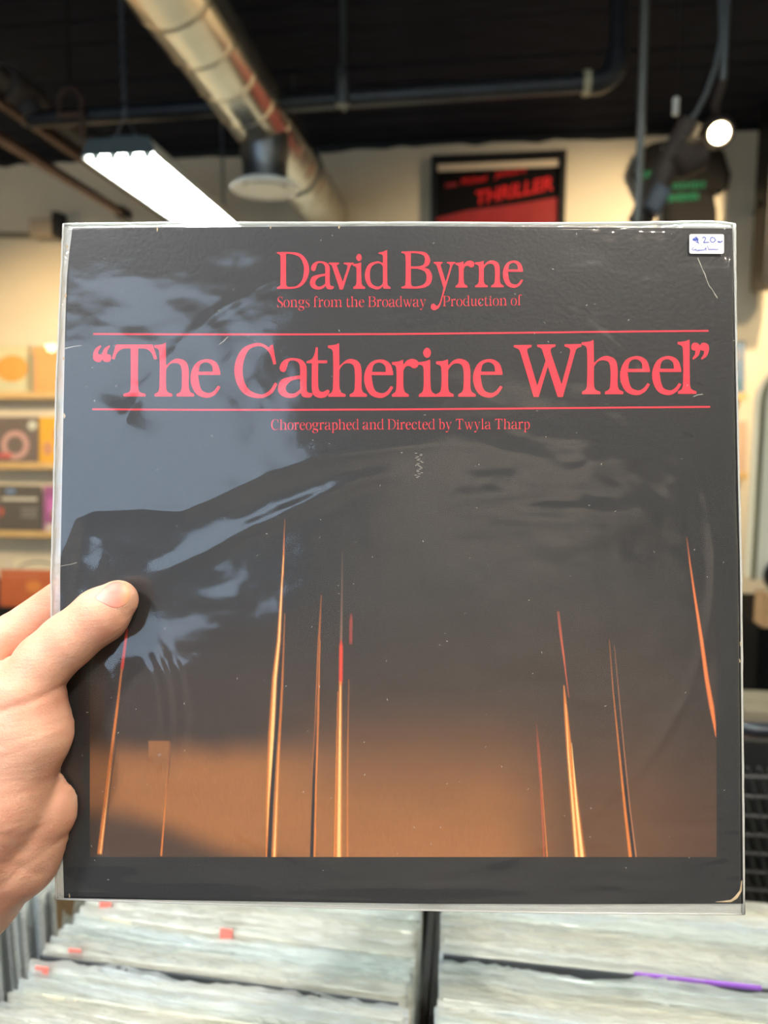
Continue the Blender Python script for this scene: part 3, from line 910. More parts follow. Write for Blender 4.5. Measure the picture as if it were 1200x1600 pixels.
def sleeve_mesh(seed, W=0.322, H=0.326, amp=0.0024):
    """an open-topped polythene sleeve, rumpled along its mouth"""
    mb = MB()
    nx = 44
    zs = [0.0, 0.10, 0.20, 0.27, 0.295, 0.306, 0.314, 0.320, 0.3255]
    f0, a1, a2, f3 = vnoise1(777), vnoise1(seed), vnoise1(seed + 50), vnoise1(seed + 90)
    f1 = lambda x: 0.9 * f0(x) + 0.16 * a1(x)
    f2 = lambda x: 0.9 * f0(x) + 0.16 * a2(x)
    vs, fs = [], []
    for side in (-1, 1):
        base = len(vs)
        for j, z in enumerate(zs):
            up = max(0, (z - 0.20) / 0.126)
            for i in range(nx + 1):
                x = (i / nx - 0.5) * W
                f = f1 if side < 0 else f2
                edge = math.sin(math.pi * i / nx) ** 0.5
                yy = side * 0.0024 * (0.62 + 0.38 * edge) + up * up * amp * f(x + z * 0.9 * side) * 0.7 + up * 0.0006 * math.sin(x * 190 + z * 260 + seed)
                zz = z + ((0.003 * f3(x) + 0.0012 * math.sin(x * 310 + 9 * f3(x * 2))) * up * up if j > 3 else 0)
                vs.append((x, yy, zz))
        for j in range(len(zs) - 1):
            for i in range(nx):
                k = base + j * (nx + 1) + i
                fs.append((k, k + 1, k + nx + 2, k + nx + 1))
    mb.add(vs, fs)
    me = mb.mesh('plastic_sleeve')
    me.materials.append(M_LPFILMS[seed % 5])
    me.polygons.foreach_set('use_smooth', [True] * len(me.polygons))
    return me


SLEEVES = [sleeve_mesh(s) for s in range(10)]
COVER_ME = {}


def cover_mesh(m):
    if m.name not in COVER_ME:
        me = MB().box((0, 0, 0.1605), (0.315, 0.0028, 0.319), bev=0.0006).mesh('cover')
        me.materials.append(m)
        COVER_ME[m.name] = me
    return COVER_ME[m.name]


last_record = [None]


def lp(loc, rz, lean, card, k, label, group, tagpos=None):
    t = thing('record', loc, label, 'record', group, rot=(-lean, 0, rz))
    last_record[0] = t
    for nm, me in (('cover', cover_mesh(card)), ('plastic_sleeve', SLEEVES[(k * 7 + k // 3) % 10])):
        o = bpy.data.objects.new(nm, me)
        COL.objects.link(o)
        o.parent = t
        if nm == 'plastic_sleeve' and card is M_DARKCARD:
            o.scale = (1, 1, 0.962)
    if tagpos is not None:
        MB().box((tagpos, -0.0052, 0.3165), (0.012, 0.001, 0.020)).build('price_tag', M_CORAL, t, origin=(0, 0, 0))
    return t


ORD = ['', 'next', 'second', 'third', 'fourth', 'fifth', 'sixth', 'seventh', 'eighth', 'ninth', 'tenth', 'eleventh', 'twelfth', 'thirteenth', 'fourteenth', 'fifteenth', 'sixteenth']


def stack(xc, y0, n, pitch, special, label, group, lean0, rz0):
    y = y0
    for i in range(n):
        card = CARDS[(i * 5 + random.randint(0, 2)) % 6]
        k_ = min(special, key=lambda q: abs(q - i))
        dd = i - k_
        lab, grp, tp = label % (ORD[abs(dd)], 'behind' if dd > 0 else 'in front of', special[k_][3]), group, None
        if i in special:
            card, lab, tp = special[i][:3]
            card = card or CARDS[i % 6]
        lp((xc + random.uniform(-0.003, 0.003), y, ZT - 0.326 + (0.009 if card is M_DARKCARD else 0.004 if tp is not None else random.uniform(-0.004, 0.003))), rz0 + random.uniform(-0.005, 0.005), lean0 + random.uniform(-0.004, 0.004), card, i, lab, grp, tp)
        if 'purple stretch along' in lab:
            MB().box((0.052, 0, 0.3202), (0.10, 0.0032, 0.003), bev=0.0004).build('purple_edge', M_PURPLE, last_record[0], origin=(0, 0, 0))
        y += pitch * random.uniform(0.92, 1.1)
    return y


lean = 0.10
dyl = 0.326 * math.tan(lean)
pr_ = atz(632, 1560, ZT)
xl_ = pr_.x - 0.160
y_near = atz(400, 1690, ZT).y
y_far = atz(400, 1405, ZT).y
npl = int((y_far - y_near) / 0.0047) + 12
sp_ = {4: (None, 'pale record nearest the viewer but four in the bin under the hand', None, 'fifth nearest record under the hand'),
       19: (M_DARKCARD, 'charcoal edged record among the pale ones in the bin under the hand', None, 'charcoal edged record'),
       17: (None, 'record with a coral tag just in front of the charcoal edged record', -0.146, 'nearest coral tagged record'),
       22: (None, 'record with a coral tag a little behind the charcoal edged record', -0.130, 'second coral tagged record'),
       11: (M_YCARD, 'cream yellow edged record towards the viewer in the bin under the hand', None, 'yellow edged record under the hand'),
       32: (None, 'record with a coral tag near the middle of its top edge', -0.012, 'record tagged mid edge'),
       36: (None, 'record with a coral tag at its corner just under the album', -0.138, 'corner tagged record'),
       45: (M_YCARD, 'yellow edged record deepest in the bin under the hand', None, 'deepest yellow edged record')}
stack(xl_, y_near - dyl, npl, 0.0047, sp_, 'pale sleeved record, %s %s the %s', 'records in the bin under the hand', lean, -0.055)
pr2 = atz(681, 1560, ZT)
xr_ = pr2.x + 0.162
sp2 = {6: (M_BRCARD, 'tan edged record nearest the viewer in the bin beside the purple edge', None, 'tan edged record'),
       16: (M_YCARD, 'cream yellow edged record nearest the viewer in the bin beside the purple edge', None, 'near yellow edged record'),
       29: (M_DARKCARD, 'dark grey edged record with a purple stretch along its top', None, 'dark edged record with the purple stretch'),
       40: (M_BRCARD, 'tan edged record deepest in its bin under the album', None, 'deepest tan edged record')}
stack(xr_, y_near - dyl, npl, 0.0047, sp2, 'pale sleeved record, %s %s the %s', 'records in the bin beside the purple edge', lean, -0.03)
# third stack, turned sideways, its spines towards the viewer
p3 = atz(104, 1398, ZT)
for i in range(14):
    card = (M_BRCARD, M_BRCARD)[i % 2] if i < 2 else CARDS[(i * 3) % 6]
    lab = ('pale sideways record, %s out from the brown ones in the side bin' % ORD[i - 1]) if i >= 2 else ['brown sideways record at the inner end of the side bin', 'second brown sideways record in the side bin'][i]
    t = lp((p3.x - 0.008 - i * 0.0085, p3.y + 0.165 + random.uniform(-0.006, 0.006), ZT - 0.326 + random.uniform(-0.006, 0.004)), math.pi / 2 + random.uniform(-0.02, 0.02), 0.02, card, i, lab, 'records in the side bin' if i >= 2 else 'brown records in the side bin')
# bins of black board
zb = ZT - 0.326


def bin_box(name, x0, x1, y0, y1, top, label):
    t = thing(name, ((x0 + x1) / 2, (y0 + y1) / 2, 0), label, 'bin')
    cx, cy = (x0 + x1) / 2, (y0 + y1) / 2
    MB().box((cx, cy, zb - 0.012), (x1 - x0, y1 - y0, 0.018)).build('bin_floor', M_BLACK, t)
    MB().box((cx, y0 + 0.005, (zb + top - 0.06) / 2), (x1 - x0, 0.01, top - 0.06 - zb + 0.04)).build('front_panel', M_BLACK, t)
    MB().box((cx, y1 - 0.005, (zb + top) / 2), (x1 - x0, 0.01, top - zb + 0.04)).build('back_panel', M_BLACK, t)
    for x in (x0 + 0.004, x1 - 0.004):
        MB().box((x, cy, (zb + top) / 2), (0.008, y1 - y0 - 0.021, top - zb + 0.04)).build('side_panel', M_BLACK, t)
    for x in (x0 + 0.03, x1 - 0.03):
        for y in (y0 + 0.03, y1 - 0.03):
            MB().box((x, y, (zb - 0.03) / 2), (0.04, 0.04, zb - 0.03)).build('leg', M_BLACK, t)


yb0, yb1 = y_near - dyl - 0.03, y_far + 0.20
bin_box('record_bin', xl_ - 0.185, (pr_.x + pr2.x) / 2 - 0.001, yb0, yb1, ZT - 0.13, 'black record bin under the hand and album')
bin_box('record_bin', (pr_.x + pr2.x) / 2 + 0.001, xr_ + 0.18, yb0, yb1, ZT - 0.13, 'black record bin holding the purple edged record')
bin_box('record_bin', p3.x - 0.19, p3.x + 0.012, p3.y - 0.02, p3.y + 0.36, ZT - 0.09, 'black side bin holding records turned sideways')

# ------------------------------------------------------------------ hand-drawn serif letters (outlines; ! marks a corner)
GL = {
 'T': (304, ["157,304! 368,304! 394,221! 378,217! 360,258 330,279 284,282! 284,60 292,28 327,14! 327,0! 200,0! 200,14! 235,28 242,60 242,282! 195,279 165,258 148,217! 133,221!"]),
 'h': (304, ["380,300! 425,305 446,315! 448,180! 490,214 525,221 566,200 580,150 580,60 588,28 612,14! 612,0! 510,0! 510,14! 533,28 540,60 540,150 530,186 503,197 472,190 448,160! 448,60 456,28 484,14! 484,0! 382,0! 382,14! 403,28 410,60 410,255 402,278 380,287!"]),
 'l': (304, ["380,300! 425,305 446,315! 448,60 456,28 484,14! 484,0! 382,0! 382,14! 403,28 410,60 410,255 402,278 380,287!"]),
 'e': (304, ["765,127! 764,145 742,198 688,219 622,192 592,108 622,20 685,-7 735,12 766,55! 752,63! 728,33 698,20 655,40 634,127!", "638,145! 722,145! 716,182 685,201 650,188"]),
 'C': (304, ["1060,300! 1074,304! 1093,192! 1078,188! 1058,250 1025,287 985,297 928,268 897,155 925,52 1000,13 1052,32 1087,83! 1100,73! 1066,18 990,-9 895,28 850,150 890,272 975,314 1028,303 1052,284!"]),
 'a': (345, ["610,18! 600,0 575,-5 545,3 534,28! 500,0 450,-6 404,14 388,55 406,108 450,128 530,142! 530,178 522,222 488,243 458,235 447,208 434,172 416,166 399,186 408,222 440,250 485,257 538,245 566,212 571,160 571,55 578,30 604,24!", "530,122! 470,105 436,62 450,27 490,22 530,48!"]),
 't': (270, ["178,257! 188,257! 188,189! 237,189! 235,175! 190,175! 190,60 196,32 213,25 240,38! 250,28! 232,2 200,-6 168,8 158,45 158,175! 130,175! 130,184! 158,197 172,224"]),
 'r': (270, ["575,180! 610,184 632,193! 634,165! 652,187 680,197 706,188 713,172 705,154 685,149 668,160 648,158 634,138! 634,55 641,26 662,12! 662,0! 575,0! 575,12! 592,25 598,50 598,145 592,162 575,168!"]),
 'i': (270, ["713,180! 745,184 773,193! 775,55 782,26 803,12! 803,0! 715,0! 715,12! 733,25 739,50 739,145 733,162 713,168!", "+737,229 745,248 757,255 770,248 777,229 770,210 757,203 744,211"]),
 'n': (270, ["805,183! 840,186 866,194! 867,160! 895,188 930,197 970,178 982,130 982,55 989,26 1010,12! 1010,0! 920,0! 920,12! 940,26 947,55 947,135 937,165 913,174 888,166 867,140! 867,55 873,26 895,12! 895,0! 805,0! 805,12! 826,26 832,55 832,145 826,162 805,170!"]),
 'W': (295, ["48,284! 148,286! 147,274! 124,262 125,240! 180,52! 228,195! 212,245 204,265 180,276! 180,287! 283,289! 283,277! 258,265 257,240! 318,60! 366,240 363,265 335,277! 335,289! 430,291! 430,277! 404,264 392,235! 325,-10! 296,-10! 240,165! 188,-10! 160,-10! 86,238 74,262 48,273!"]),
 'D': (345, ["78,343! 200,343 300,325 362,250 376,165 345,70 285,15 200,0 78,0! 78,13! 105,25 111,48 111,298 104,320 78,331!", "162,328! 215,325 290,295 325,225 329,165 312,80 265,28 215,17 178,19 162,40!"]),
 'v': (345, ["563,244! 660,244! 658,233! 638,222 640,205! 693,62! 737,200 734,222 703,233! 703,244! 795,244! 795,233! 770,220 758,190! 693,-6! 665,-6! 598,200 588,222 563,233!"]),
 'd': (345, ["1028,338! 1070,346 1108,363! 1110,60 1116,30 1140,14! 1140,0! 1075,0! 1071,26! 1040,0 1005,-6 935,27 902,125 935,224 1012,256 1050,249 1070,236! 1070,300 1062,319 1030,328!", "1070,205! 1052,231 1015,238 963,205 946,125 966,45 1015,20 1050,28 1070,55!"]),
 'B': (313, ["97,313! 230,314 305,300 338,245 325,198 285,176! 330,158 355,95 330,28 250,0 97,0! 97,12! 125,22 131,45 131,270 124,293 97,303!", "175,300! 230,298 285,278 295,240 280,200 225,186 175,186!", "175,168! 235,166 295,140 309,88 290,38 235,17 190,17 176,35!"]),
 'Y': (313, ["345,222! 430,222! 428,212! 411,200 414,182! 460,52! 502,182 498,203 473,212! 473,222! 553,222! 553,212! 530,200 518,175! 432,-75 398,-162 350,-188 320,-172 322,-143 345,-133 368,-150 386,-147 408,-112 440,-2! 378,182 366,202 345,212!"]),
 'y': (313, ["345,222! 430,222! 428,212! 411,200 414,182! 460,52! 502,182 498,203 473,212! 473,222! 553,222! 553,212! 530,200 518,175! 450,-25 425,-75 385,-95 355,-82 358,-55 378,-48 400,-60 416,-54 426,-40 440,-2! 378,182 366,202 345,212!"]),
 '“': (304, ["64,300! 68,292! 52,268 50,247! 70,243 75,225 64,205 42,203 24,216 21,245 34,278", "+116,300! 120,292! 104,268 102,247! 120,243 127,225 116,205 94,203 76,216 73,245 86,278"]),
 'o': (304, ["5,105 32,190 100,218 168,190 195,105 168,20 100,-7 32,20", "45,105 60,178 100,201 140,178 155,105 140,30 100,10 60,30"]),
 'P': (304, ["0,304! 130,304 205,282 228,220 203,155 130,128 78,128! 78,50 85,25 112,12! 112,0! 0,0! 0,12! 28,25 35,50 35,260 28,283 0,293!", "78,288! 125,288 172,268 184,218 168,165 120,146 78,146!"]),
 'p': (304, ["0,200! 40,205 66,217! 67,190! 100,215 135,216 180,180 198,105 175,25 115,-7 68,5! 68,-60 76,-78 104,-84! 104,-96! 0,-96! 0,-84! 24,-76 30,-55 30,160 24,180 0,188!", "68,165! 100,190 130,178 155,105 138,30 105,12 68,32!"]),
 'b': (304, ["0,300! 40,306 66,315! 67,190! 100,215 135,216 180,180 198,105 175,25 115,-7 75,4 30,-4! 30,260 24,280 0,288!", "68,165! 100,190 130,178 155,105 138,30 105,12 68,32!"]),
 'c': (304, ["170,55! 140,8 95,-7 30,22 2,108 32,194 98,218 150,204 168,170 152,148 130,160 120,190 95,201 60,180 44,110 62,45 108,22 158,65!"]),
 'S': (304, ["160,300! 172,215! 160,213! 140,270 92,292 52,268 55,222 100,180 160,138 182,80 160,15 95,-8 50,5 28,0! 10,0! 0,95! 12,97! 35,35 90,8 135,30 140,75 105,115 45,155 14,205 25,275 88,312 130,300 148,300!"]),
 's': (304, ["122,214! 130,152! 118,150! 104,190 70,204 42,188 45,155 80,128 122,98 138,55 118,8 70,-8 36,2 20,-4! 6,-4! 0,66! 12,68! 30,25 68,8 100,24 104,52 78,80 34,108 10,146 20,196 66,220 98,210 110,214!"]),
 'f': (304, ["0,196! 30,205! 34,265 62,308 105,318 135,300 132,272 112,268 98,292 78,285 72,240 72,208! 118,208! 118,194! 72,194! 72,50 80,24 108,12! 108,0! 0,0! 0,12! 26,24 32,50 32,192! 0,188!"]),
 'u': (304, ["0,210! 66,214! 66,70 80,32 110,24 142,60! 142,180 134,196 112,200! 112,210! 180,214! 180,40 188,24 212,16! 212,6! 146,-4! 143,34! 110,0 80,-7 40,12 28,65 28,180 20,196 0,200!"]),
 'g': (304, ["168,200! 190,218 206,200 196,184 172,190! 178,150 160,100 95,78! 60,64 62,46 120,36 178,16 190,-32 160,-80 90,-98 25,-86 2,-48 20,-14 52,2! 32,20 36,46 68,82! 24,104 8,150 30,202 95,222 140,212", "95,206 128,186 134,150 124,110 94,92 62,112 52,150 64,190", "64,-4! 40,-30 46,-62 96,-80 145,-68 156,-40 130,-18"]),
}


def glyph(ch):
    """list of (outer, [holes]) and the bounding box, in cap-height units"""
    if ch == '”':
        gs = glyph('“')
        bx = gs[1]
        return [([(bx[0] + bx[2] - x, bx[1] + bx[3] - y) for x, y in o], []) for o, _ in gs[0]], bx
    if ch == 'w':
        gs, bx = glyph('W')
        k = 222 / 304
        return [([(x * k, y * k if y > 0 else y) for x, y in o], []) for o, _ in gs], (bx[0] * k, bx[1], bx[2] * k, bx[3] * k)
    if ch == 'm':
        gs, bx = glyph('n')
        d = (947 - 832) / 270
        o = gs[0][0]
        q = [(x + d, y) for x, y in o]
        return [(o, []), (q, [])], (bx[0], bx[1], bx[2] + d, bx[3])
    cap, parts = GL[ch]
    res = []
    for s in parts:
        new = s.startswith('+')
        P = []
        for tok in s.lstrip('+').split():
            c = tok.endswith('!')
            x, y = tok.rstrip('!').split(',')
            P.append((float(x) / cap, float(y) / cap, c))
        n = len(P)
        out = []
        for i in range(n):
            p0, p1, p2, p3 = P[i - 1], P[i], P[(i + 1) % n], P[(i + 2) % n]
            if p1[2] and p2[2]:
                out.append((p1[0], p1[1]))
                continue
            L = math.hypot(p2[0] - p1[0], p2[1] - p1[1])

            def tan(a, b, c):
                tx, ty = c[0] - a[0], c[1] - a[1]
                l = math.hypot(tx, ty) or 1
                return tx / l * L, ty / l * L
            t1 = (p2[0] - p1[0], p2[1] - p1[1]) if p1[2] else tan(p0, p1, p2)
            t2 = (p2[0] - p1[0], p2[1] - p1[1]) if p2[2] else tan(p1, p2, p3)
            for k in range(6):
                t = k / 6
                h00, h10, h01, h11 = 2 * t ** 3 - 3 * t * t + 1, t ** 3 - 2 * t * t + t, -2 * t ** 3 + 3 * t * t, t ** 3 - t * t
                out.append((h00 * p1[0] + h10 * t1[0] + h01 * p2[0] + h11 * t2[0], h00 * p1[1] + h10 * t1[1] + h01 * p2[1] + h11 * t2[1]))
        if new or not res:
            res.append((out, []))
        else:
            res[-1][1].append(out)
    xs = [x for o, _ in res for x, _ in o]
    ys = [y for o, _ in res for _, y in o]
    return res, (min(xs), min(ys), max(xs), max(ys))


def lettering(name, items, m, parent, thin=0.0, lift=0.00012):
    """items: (char, x_left, x_right, baseline_y, cap_height) where each letter is printed on the cover"""
    mb = MB()
    k = 0
    for ch, x0, x1, yb, cap in items:
        gs, bx = glyph(ch)
        sx = (x1 - x0) / (bx[2] - bx[0])
        for outer, holes in gs:
            loops = []
            for li, L in enumerate([outer] + holes):
                pts = [(x0 + (x - bx[0]) * sx, yb - y * cap) for x, y in L]
                if thin:
                    n = len(pts)
                    A = sum(pts[i][0] * pts[(i + 1) % n][1] - pts[(i + 1) % n][0] * pts[i][1] for i in range(n))
                    sg = (1 if A > 0 else -1) * (1 if li == 0 else -1)
                    q = []
                    for i in range(n):
                        dx, dy = pts[(i + 1) % n][0] - pts[i - 1][0], pts[(i + 1) % n][1] - pts[i - 1][1]
                        l = math.hypot(dx, dy) or 1
                        q.append((pts[i][0] - sg * dy / l * thin, pts[i][1] + sg * dx / l * thin))
                    pts = q
                loops.append([Vector((*px2uv(*p), 0)) for p in pts])
            tri = tessellate_polygon(loops)
            flat = [v for L in loops for v in L]
            k += 1
            z = lift + (k % 2) * 0.00001
            mb.add([(v.x, v.y, z) for v in flat], tri)
    me = bpy.data.meshes.new(name)
    me.from_pydata(mb.v, [], mb.f)
    bm = bmesh.new()
    bm.from_mesh(me)
    for f in bm.faces:
        f.normal_update()
        if f.normal.z < 0:
            f.normal_flip()
    bm.to_mesh(me)
    bm.free()
    return link_mesh(name, me, m, parent)


ADV = {' ': 0.30}


def line_items(text, x0, x1, yb0, yb1, cap, gap=0.045):
    w_ = []
    for ch in text:
        if ch == ' ':
            w_.append(0.26)
        else:
            bx = glyph(ch)[1]
            w_.append(bx[2] - bx[0])
    tot = sum(w_) + gap * (len(text) - 1)
    s = (x1 - x0) / tot
    items, x = [], x0
    for ch, ww in zip(text, w_):
        if ch != ' ':
            f = (x - x0) / (x1 - x0)
            items.append((ch, x, x + ww * s, yb0 + (yb1 - yb0) * f, cap))
        x += (ww + gap) * s
    return items
# ------------------------------------------------------------------ the held album
AO = CAM + ray(628, 882) * 0.345
ta, sa = 0.022, 0.008
V_ = (UP * math.cos(ta) + FWD * math.sin(ta)).normalized()
U_ = (RIGHT * math.cos(sa) - FWD * math.sin(sa))
U_ = (U_ - V_ * U_.dot(V_)).normalized()
N_ = U_.cross(V_).normalized()
AM = Matrix(((U_.x, V_.x, N_.x, AO.x), (U_.y, V_.y, N_.y, AO.y), (U_.z, V_.z, N_.z, AO.z), (0, 0, 0, 1)))


def px2uv(px, py, w=0.0):
    d = ray(px, py)
    t = ((AO + N_ * w) - CAM).dot(N_) / d.dot(N_)
    q = CAM + d * t - AO
    return q.dot(U_), q.dot(V_)


def px2uv_np(px, py, w=0.0):
    px, py = np.asarray(px, float), np.asarray(py, float)
    fw, ri, up = np.array(FWD), np.array(RIGHT), np.array(UP)
    d = fw + ((px - 600) / F_PX)[..., None] * ri + ((800 - py) / F_PX)[..., None] * up
    n = np.array(N_)
    t = ((np.array(AO) - np.array(CAM)) @ n + w) / (d @ n)
    q = np.array(CAM) + d * t[..., None] - np.array(AO)
    return q @ np.array(U_), q @ np.array(V_)


def curve_y(pts):
    xs, ys = zip(*pts)
    return lambda t: np.interp(t, xs, ys)


def coons(top, bottom, left, right, s, t):
    """edges given in photograph pixels: top/bottom as y(x), left/right as x(y); s,t in 0..1"""
    def ed(pts, q):
        pts = np.array(pts, float)
        L = np.r_[0, np.cumsum(np.hypot(*np.diff(pts, axis=0).T))]
        L /= L[-1]
        return np.stack([np.interp(q, L, pts[:, 0]), np.interp(q, L, pts[:, 1])], -1)
    T, B, Lf, Rt = ed(top, s), ed(bottom, s), ed(left, t), ed(right, t)
    s_, t_ = s[..., None], t[..., None]
    c = (1 - s_) * (1 - t_) * np.array(top[0]) + s_ * (1 - t_) * np.array(top[-1]) + (1 - s_) * t_ * np.array(bottom[0]) + s_ * t_ * np.array(bottom[-1])
    return (1 - t_) * T + t_ * B + (1 - s_) * Lf + s_ * Rt - c


def grid_mesh(name, X, Y, Z, cols=None, flip=False):
    ny, nx = X.shape
    co = np.stack([X, Y, Z], -1).reshape(-1, 3).astype(np.float32)
    i = np.arange(ny * nx).reshape(ny, nx)
    q = np.stack([i[:-1, :-1], i[1:, :-1], i[1:, 1:], i[:-1, 1:]], -1).reshape(-1, 4)
    if flip:
        q = q[:, ::-1]
    me = bpy.data.meshes.new(name)
    me.vertices.add(len(co))
    me.vertices.foreach_set('co', co.ravel())
    me.loops.add(q.size)
    me.loops.foreach_set('vertex_index', q.ravel().astype(np.int32))
    me.polygons.add(len(q))
    me.polygons.foreach_set('loop_start', np.arange(0, q.size, 4, dtype=np.int32))
    me.update(calc_edges=True)
    me.validate()
    me.polygons.foreach_set('use_smooth', np.ones(len(me.polygons), bool))
    if cols is not None:
        a = me.color_attributes.new('Col', 'FLOAT_COLOR', 'POINT')
        c = np.concatenate([cols.reshape(-1, 3), np.ones((len(co), 1))], 1).astype(np.float32)
        a.data.foreach_set('color', c.ravel())
    return me


def vnoise(x, y, seed=0):
    """smooth 2D gradient noise, -1..1"""
    r = np.random.default_rng(seed)
    ang = r.uniform(0, 2 * np.pi, 4096)
    xi, yi = np.floor(x).astype(int), np.floor(y).astype(int)
    xf, yf = x - xi, y - yi
    u, v = xf ** 3 * (xf * (xf * 6 - 15) + 10), yf ** 3 * (yf * (yf * 6 - 15) + 10)

    def g(ix, iy, dx, dy):
        h = ((ix * 374761393 + iy * 668265263) ^ (ix * 69069)) & 4095
        return np.cos(ang[h]) * dx + np.sin(ang[h]) * dy
    a = g(xi, yi, xf, yf) * (1 - u) + g(xi + 1, yi, xf - 1, yf) * u
    b_ = g(xi, yi + 1, xf, yf - 1) * (1 - u) + g(xi + 1, yi + 1, xf - 1, yf - 1) * u
    return (a * (1 - v) + b_ * v) * 1.4


def fbm(x, y, seed, n=4):
    s, a = 0, 1
    for k in range(n):
        s = s + a * vnoise(x * 2 ** k, y * 2 ** k, seed + k)
        a *= 0.5
    return s


album = thing('record_album', AO, 'black record album with red title lettering held up in a clear plastic sleeve', 'record album')
album.matrix_world = AM

COVER = dict(top=[(113, 357), (300, 355), (620, 353), (900, 355), (1144, 357)], bottom=[(100, 1403), (300, 1407), (640, 1412), (900, 1413), (1161, 1412)],
             left=[(113, 357), (105, 420), (102, 500), (99, 650), (96, 800), (94, 900), (94, 1150), (97, 1300), (100, 1403)],
             right=[(1144, 357), (1147, 450), (1150, 600), (1153, 750), (1156, 880), (1158, 1100), (1161, 1412)])
SLEEVE = dict(top=[(97, 348), (300, 346), (600, 346), (900, 347), (1110, 344), (1150, 348)], bottom=[(86, 1407), (300, 1414), (640, 1424), (900, 1429), (1164, 1431)],
              left=[(97, 348), (95, 400), (90, 500), (86, 600), (82, 770), (78, 900), (79, 1150), (84, 1300), (86, 1407)],
              right=[(1150, 348), (1150, 400), (1151, 500), (1153, 620), (1156, 760), (1159, 870), (1161, 1100), (1164, 1431)])


def cover_bow(px, py):
    return 0.0


# card cover: front and back boards with a spine edge, black print
M_COVER = mat('black_printed_card', (21, 21, 24), 0.45, noise=0.10, nscale=60, bump=0.06, bscale=500, spec=0.35)
n = 28
s, t = np.meshgrid(np.linspace(0, 1, n), np.linspace(0, 1, n))
# rounded corners: pull the corner of the outline in a little
P = coons(COVER['top'], COVER['bottom'], COVER['left'], COVER['right'], s, t)
Uc, Vc = px2uv_np(P[..., 0], P[..., 1])
mb = MB()
vs = [(Uc[j, i], Vc[j, i], 0) for j in range(n) for i in range(n)] + [(Uc[j, i], Vc[j, i], -0.0032) for j in range(n) for i in range(n)]
fs = []
for j in range(n - 1):
    for i in range(n - 1):
        k = j * n + i
        fs.append((k, k + n, k + n + 1, k + 1))
        fs.append((k + n * n, k + 1 + n * n, k + n + 1 + n * n, k + n + n * n))
rim = [i for i in range(n)] + [j * n + n - 1 for j in range(1, n)] + [(n - 1) * n + i for i in range(n - 2, -1, -1)] + [j * n for j in range(n - 2, 0, -1)]
for a_, b_ in zip(rim, rim[1:] + rim[:1]):
    fs.append((a_, b_, b_ + n * n, a_ + n * n))
mb.add(vs, fs)
cov = link_mesh('cover', mb.mesh('cover'), M_COVER, album)
M_WORN = mat('worn_card_edge', (196, 172, 136), 0.8, noise=0.2, nscale=300)
mbw = MB()


def uvz(px, py, z):
    u, v = px2uv(px, py)
    return (u, v, z)


def print_strip(mb, pts, w_, z):
    """thin flat ribbon on the cover along pixel points, width in pixels (one or a list)"""
    n = len(pts)
    ws = w_ if isinstance(w_, (list, tuple)) else [w_] * n
    vs = []
    for i, (x, y) in enumerate(pts):
        dx, dy = pts[min(i + 1, n - 1)][0] - pts[max(i - 1, 0)][0], pts[min(i + 1, n - 1)][1] - pts[max(i - 1, 0)][1]
        l = math.hypot(dx, dy) or 1
        vs.append(uvz(x - dy / l * ws[i] / 2, y + dx / l * ws[i] / 2, z))
        vs.append(uvz(x + dy / l * ws[i] / 2, y - dx / l * ws[i] / 2, z))
    mb.add(vs, [(2 * i, 2 * i + 1, 2 * i + 3, 2 * i + 2) for i in range(n - 1)])


rr = random.Random(5)
print_strip(mbw, [(1118, 1409), (1130, 1408.5), (1142, 1407.5), (1150, 1402), (1157, 1392), (1159, 1375)], [0.5, 2.2, 3.5, 5, 3.5, 0.5], 0.00011)
for (x, y) in ((103, 462), (101, 650), (100, 560), (246, 358), (530, 355), (423, 356), (105, 385), (1157, 1005), (1156, 1033), (109, 1400)):
    print_strip(mbw, [(x - 1, y - rr.uniform(2, 5)), (x, y), (x - 0.5, y + rr.uniform(2, 5))], [0.5, rr.uniform(2, 4), 0.5], 0.00011)
link_mesh('worn_edge', mbw.mesh('worn_edge'), M_WORN, album)
# hairline cracks, nicks and dust in the print
M_SCUFF = mat('scuffed_print', (176, 172, 160), 0.8)
mbs = MB()
for pts in ([(1090, 403), (1093, 410), (1097, 420), (1101, 428), (1104, 437), (1108, 447), (1113, 453), (1117, 460), (1121, 466)], [(101, 545), (108, 543), (118, 541), (127, 540)],
            [(94, 885), (102, 883), (110, 882), (120, 879)], [(343, 538), (347, 535), (350, 533), (353, 529), (357, 526)], [(345, 536), (344, 538)], [(1083, 620), (1090, 617), (1098, 616)]):
    print_strip(mbs, pts, [rr.uniform(0.5, 1.5) for _ in pts], 0.00013)
for _ in range(150):
    x, y = rr.uniform(110, 1150), rr.uniform(365, 1400)
    a_ = rr.uniform(0, 3.14)
    l = rr.uniform(0.6, 2.0)
    print_strip(mbs, [(x - l * math.cos(a_), y - l * math.sin(a_)), (x, y), (x + l * math.cos(a_), y + l * math.sin(a_))], [0.3, rr.uniform(0.6, 1.4), 0.3], 0.00013)
for k in range(22):
    x, y = 655 + rr.uniform(-6, 6), 708 + k * 1.8
    print_strip(mbs, [(x - 2, y), (x + 2, y + 0.3)], 0.5, 0.00013)
o = link_mesh('scuff_marks', mbs.mesh('scuff_marks'), M_SCUFF, album)

# ---- printed photograph on the cover: glow and streaks of light, as fine vertex colour
PX0, PX1, PY0, PY1 = 140.5, 1119.5, 700.0, 1339.0
nx, ny = 980, 200
gx = np.linspace(PX0, PX1, nx)
gy = np.linspace(PY0, PY1, ny)
X, Y = np.meshgrid(gx, gy)
BASE = np.array(lin((21, 21, 24)))
C = np.zeros(X.shape + (3,)) + BASE


def sst(a, b, v):
    q = np.clip((v - a) / (b - a), 0, 1)
    return q * q * (3 - 2 * q)


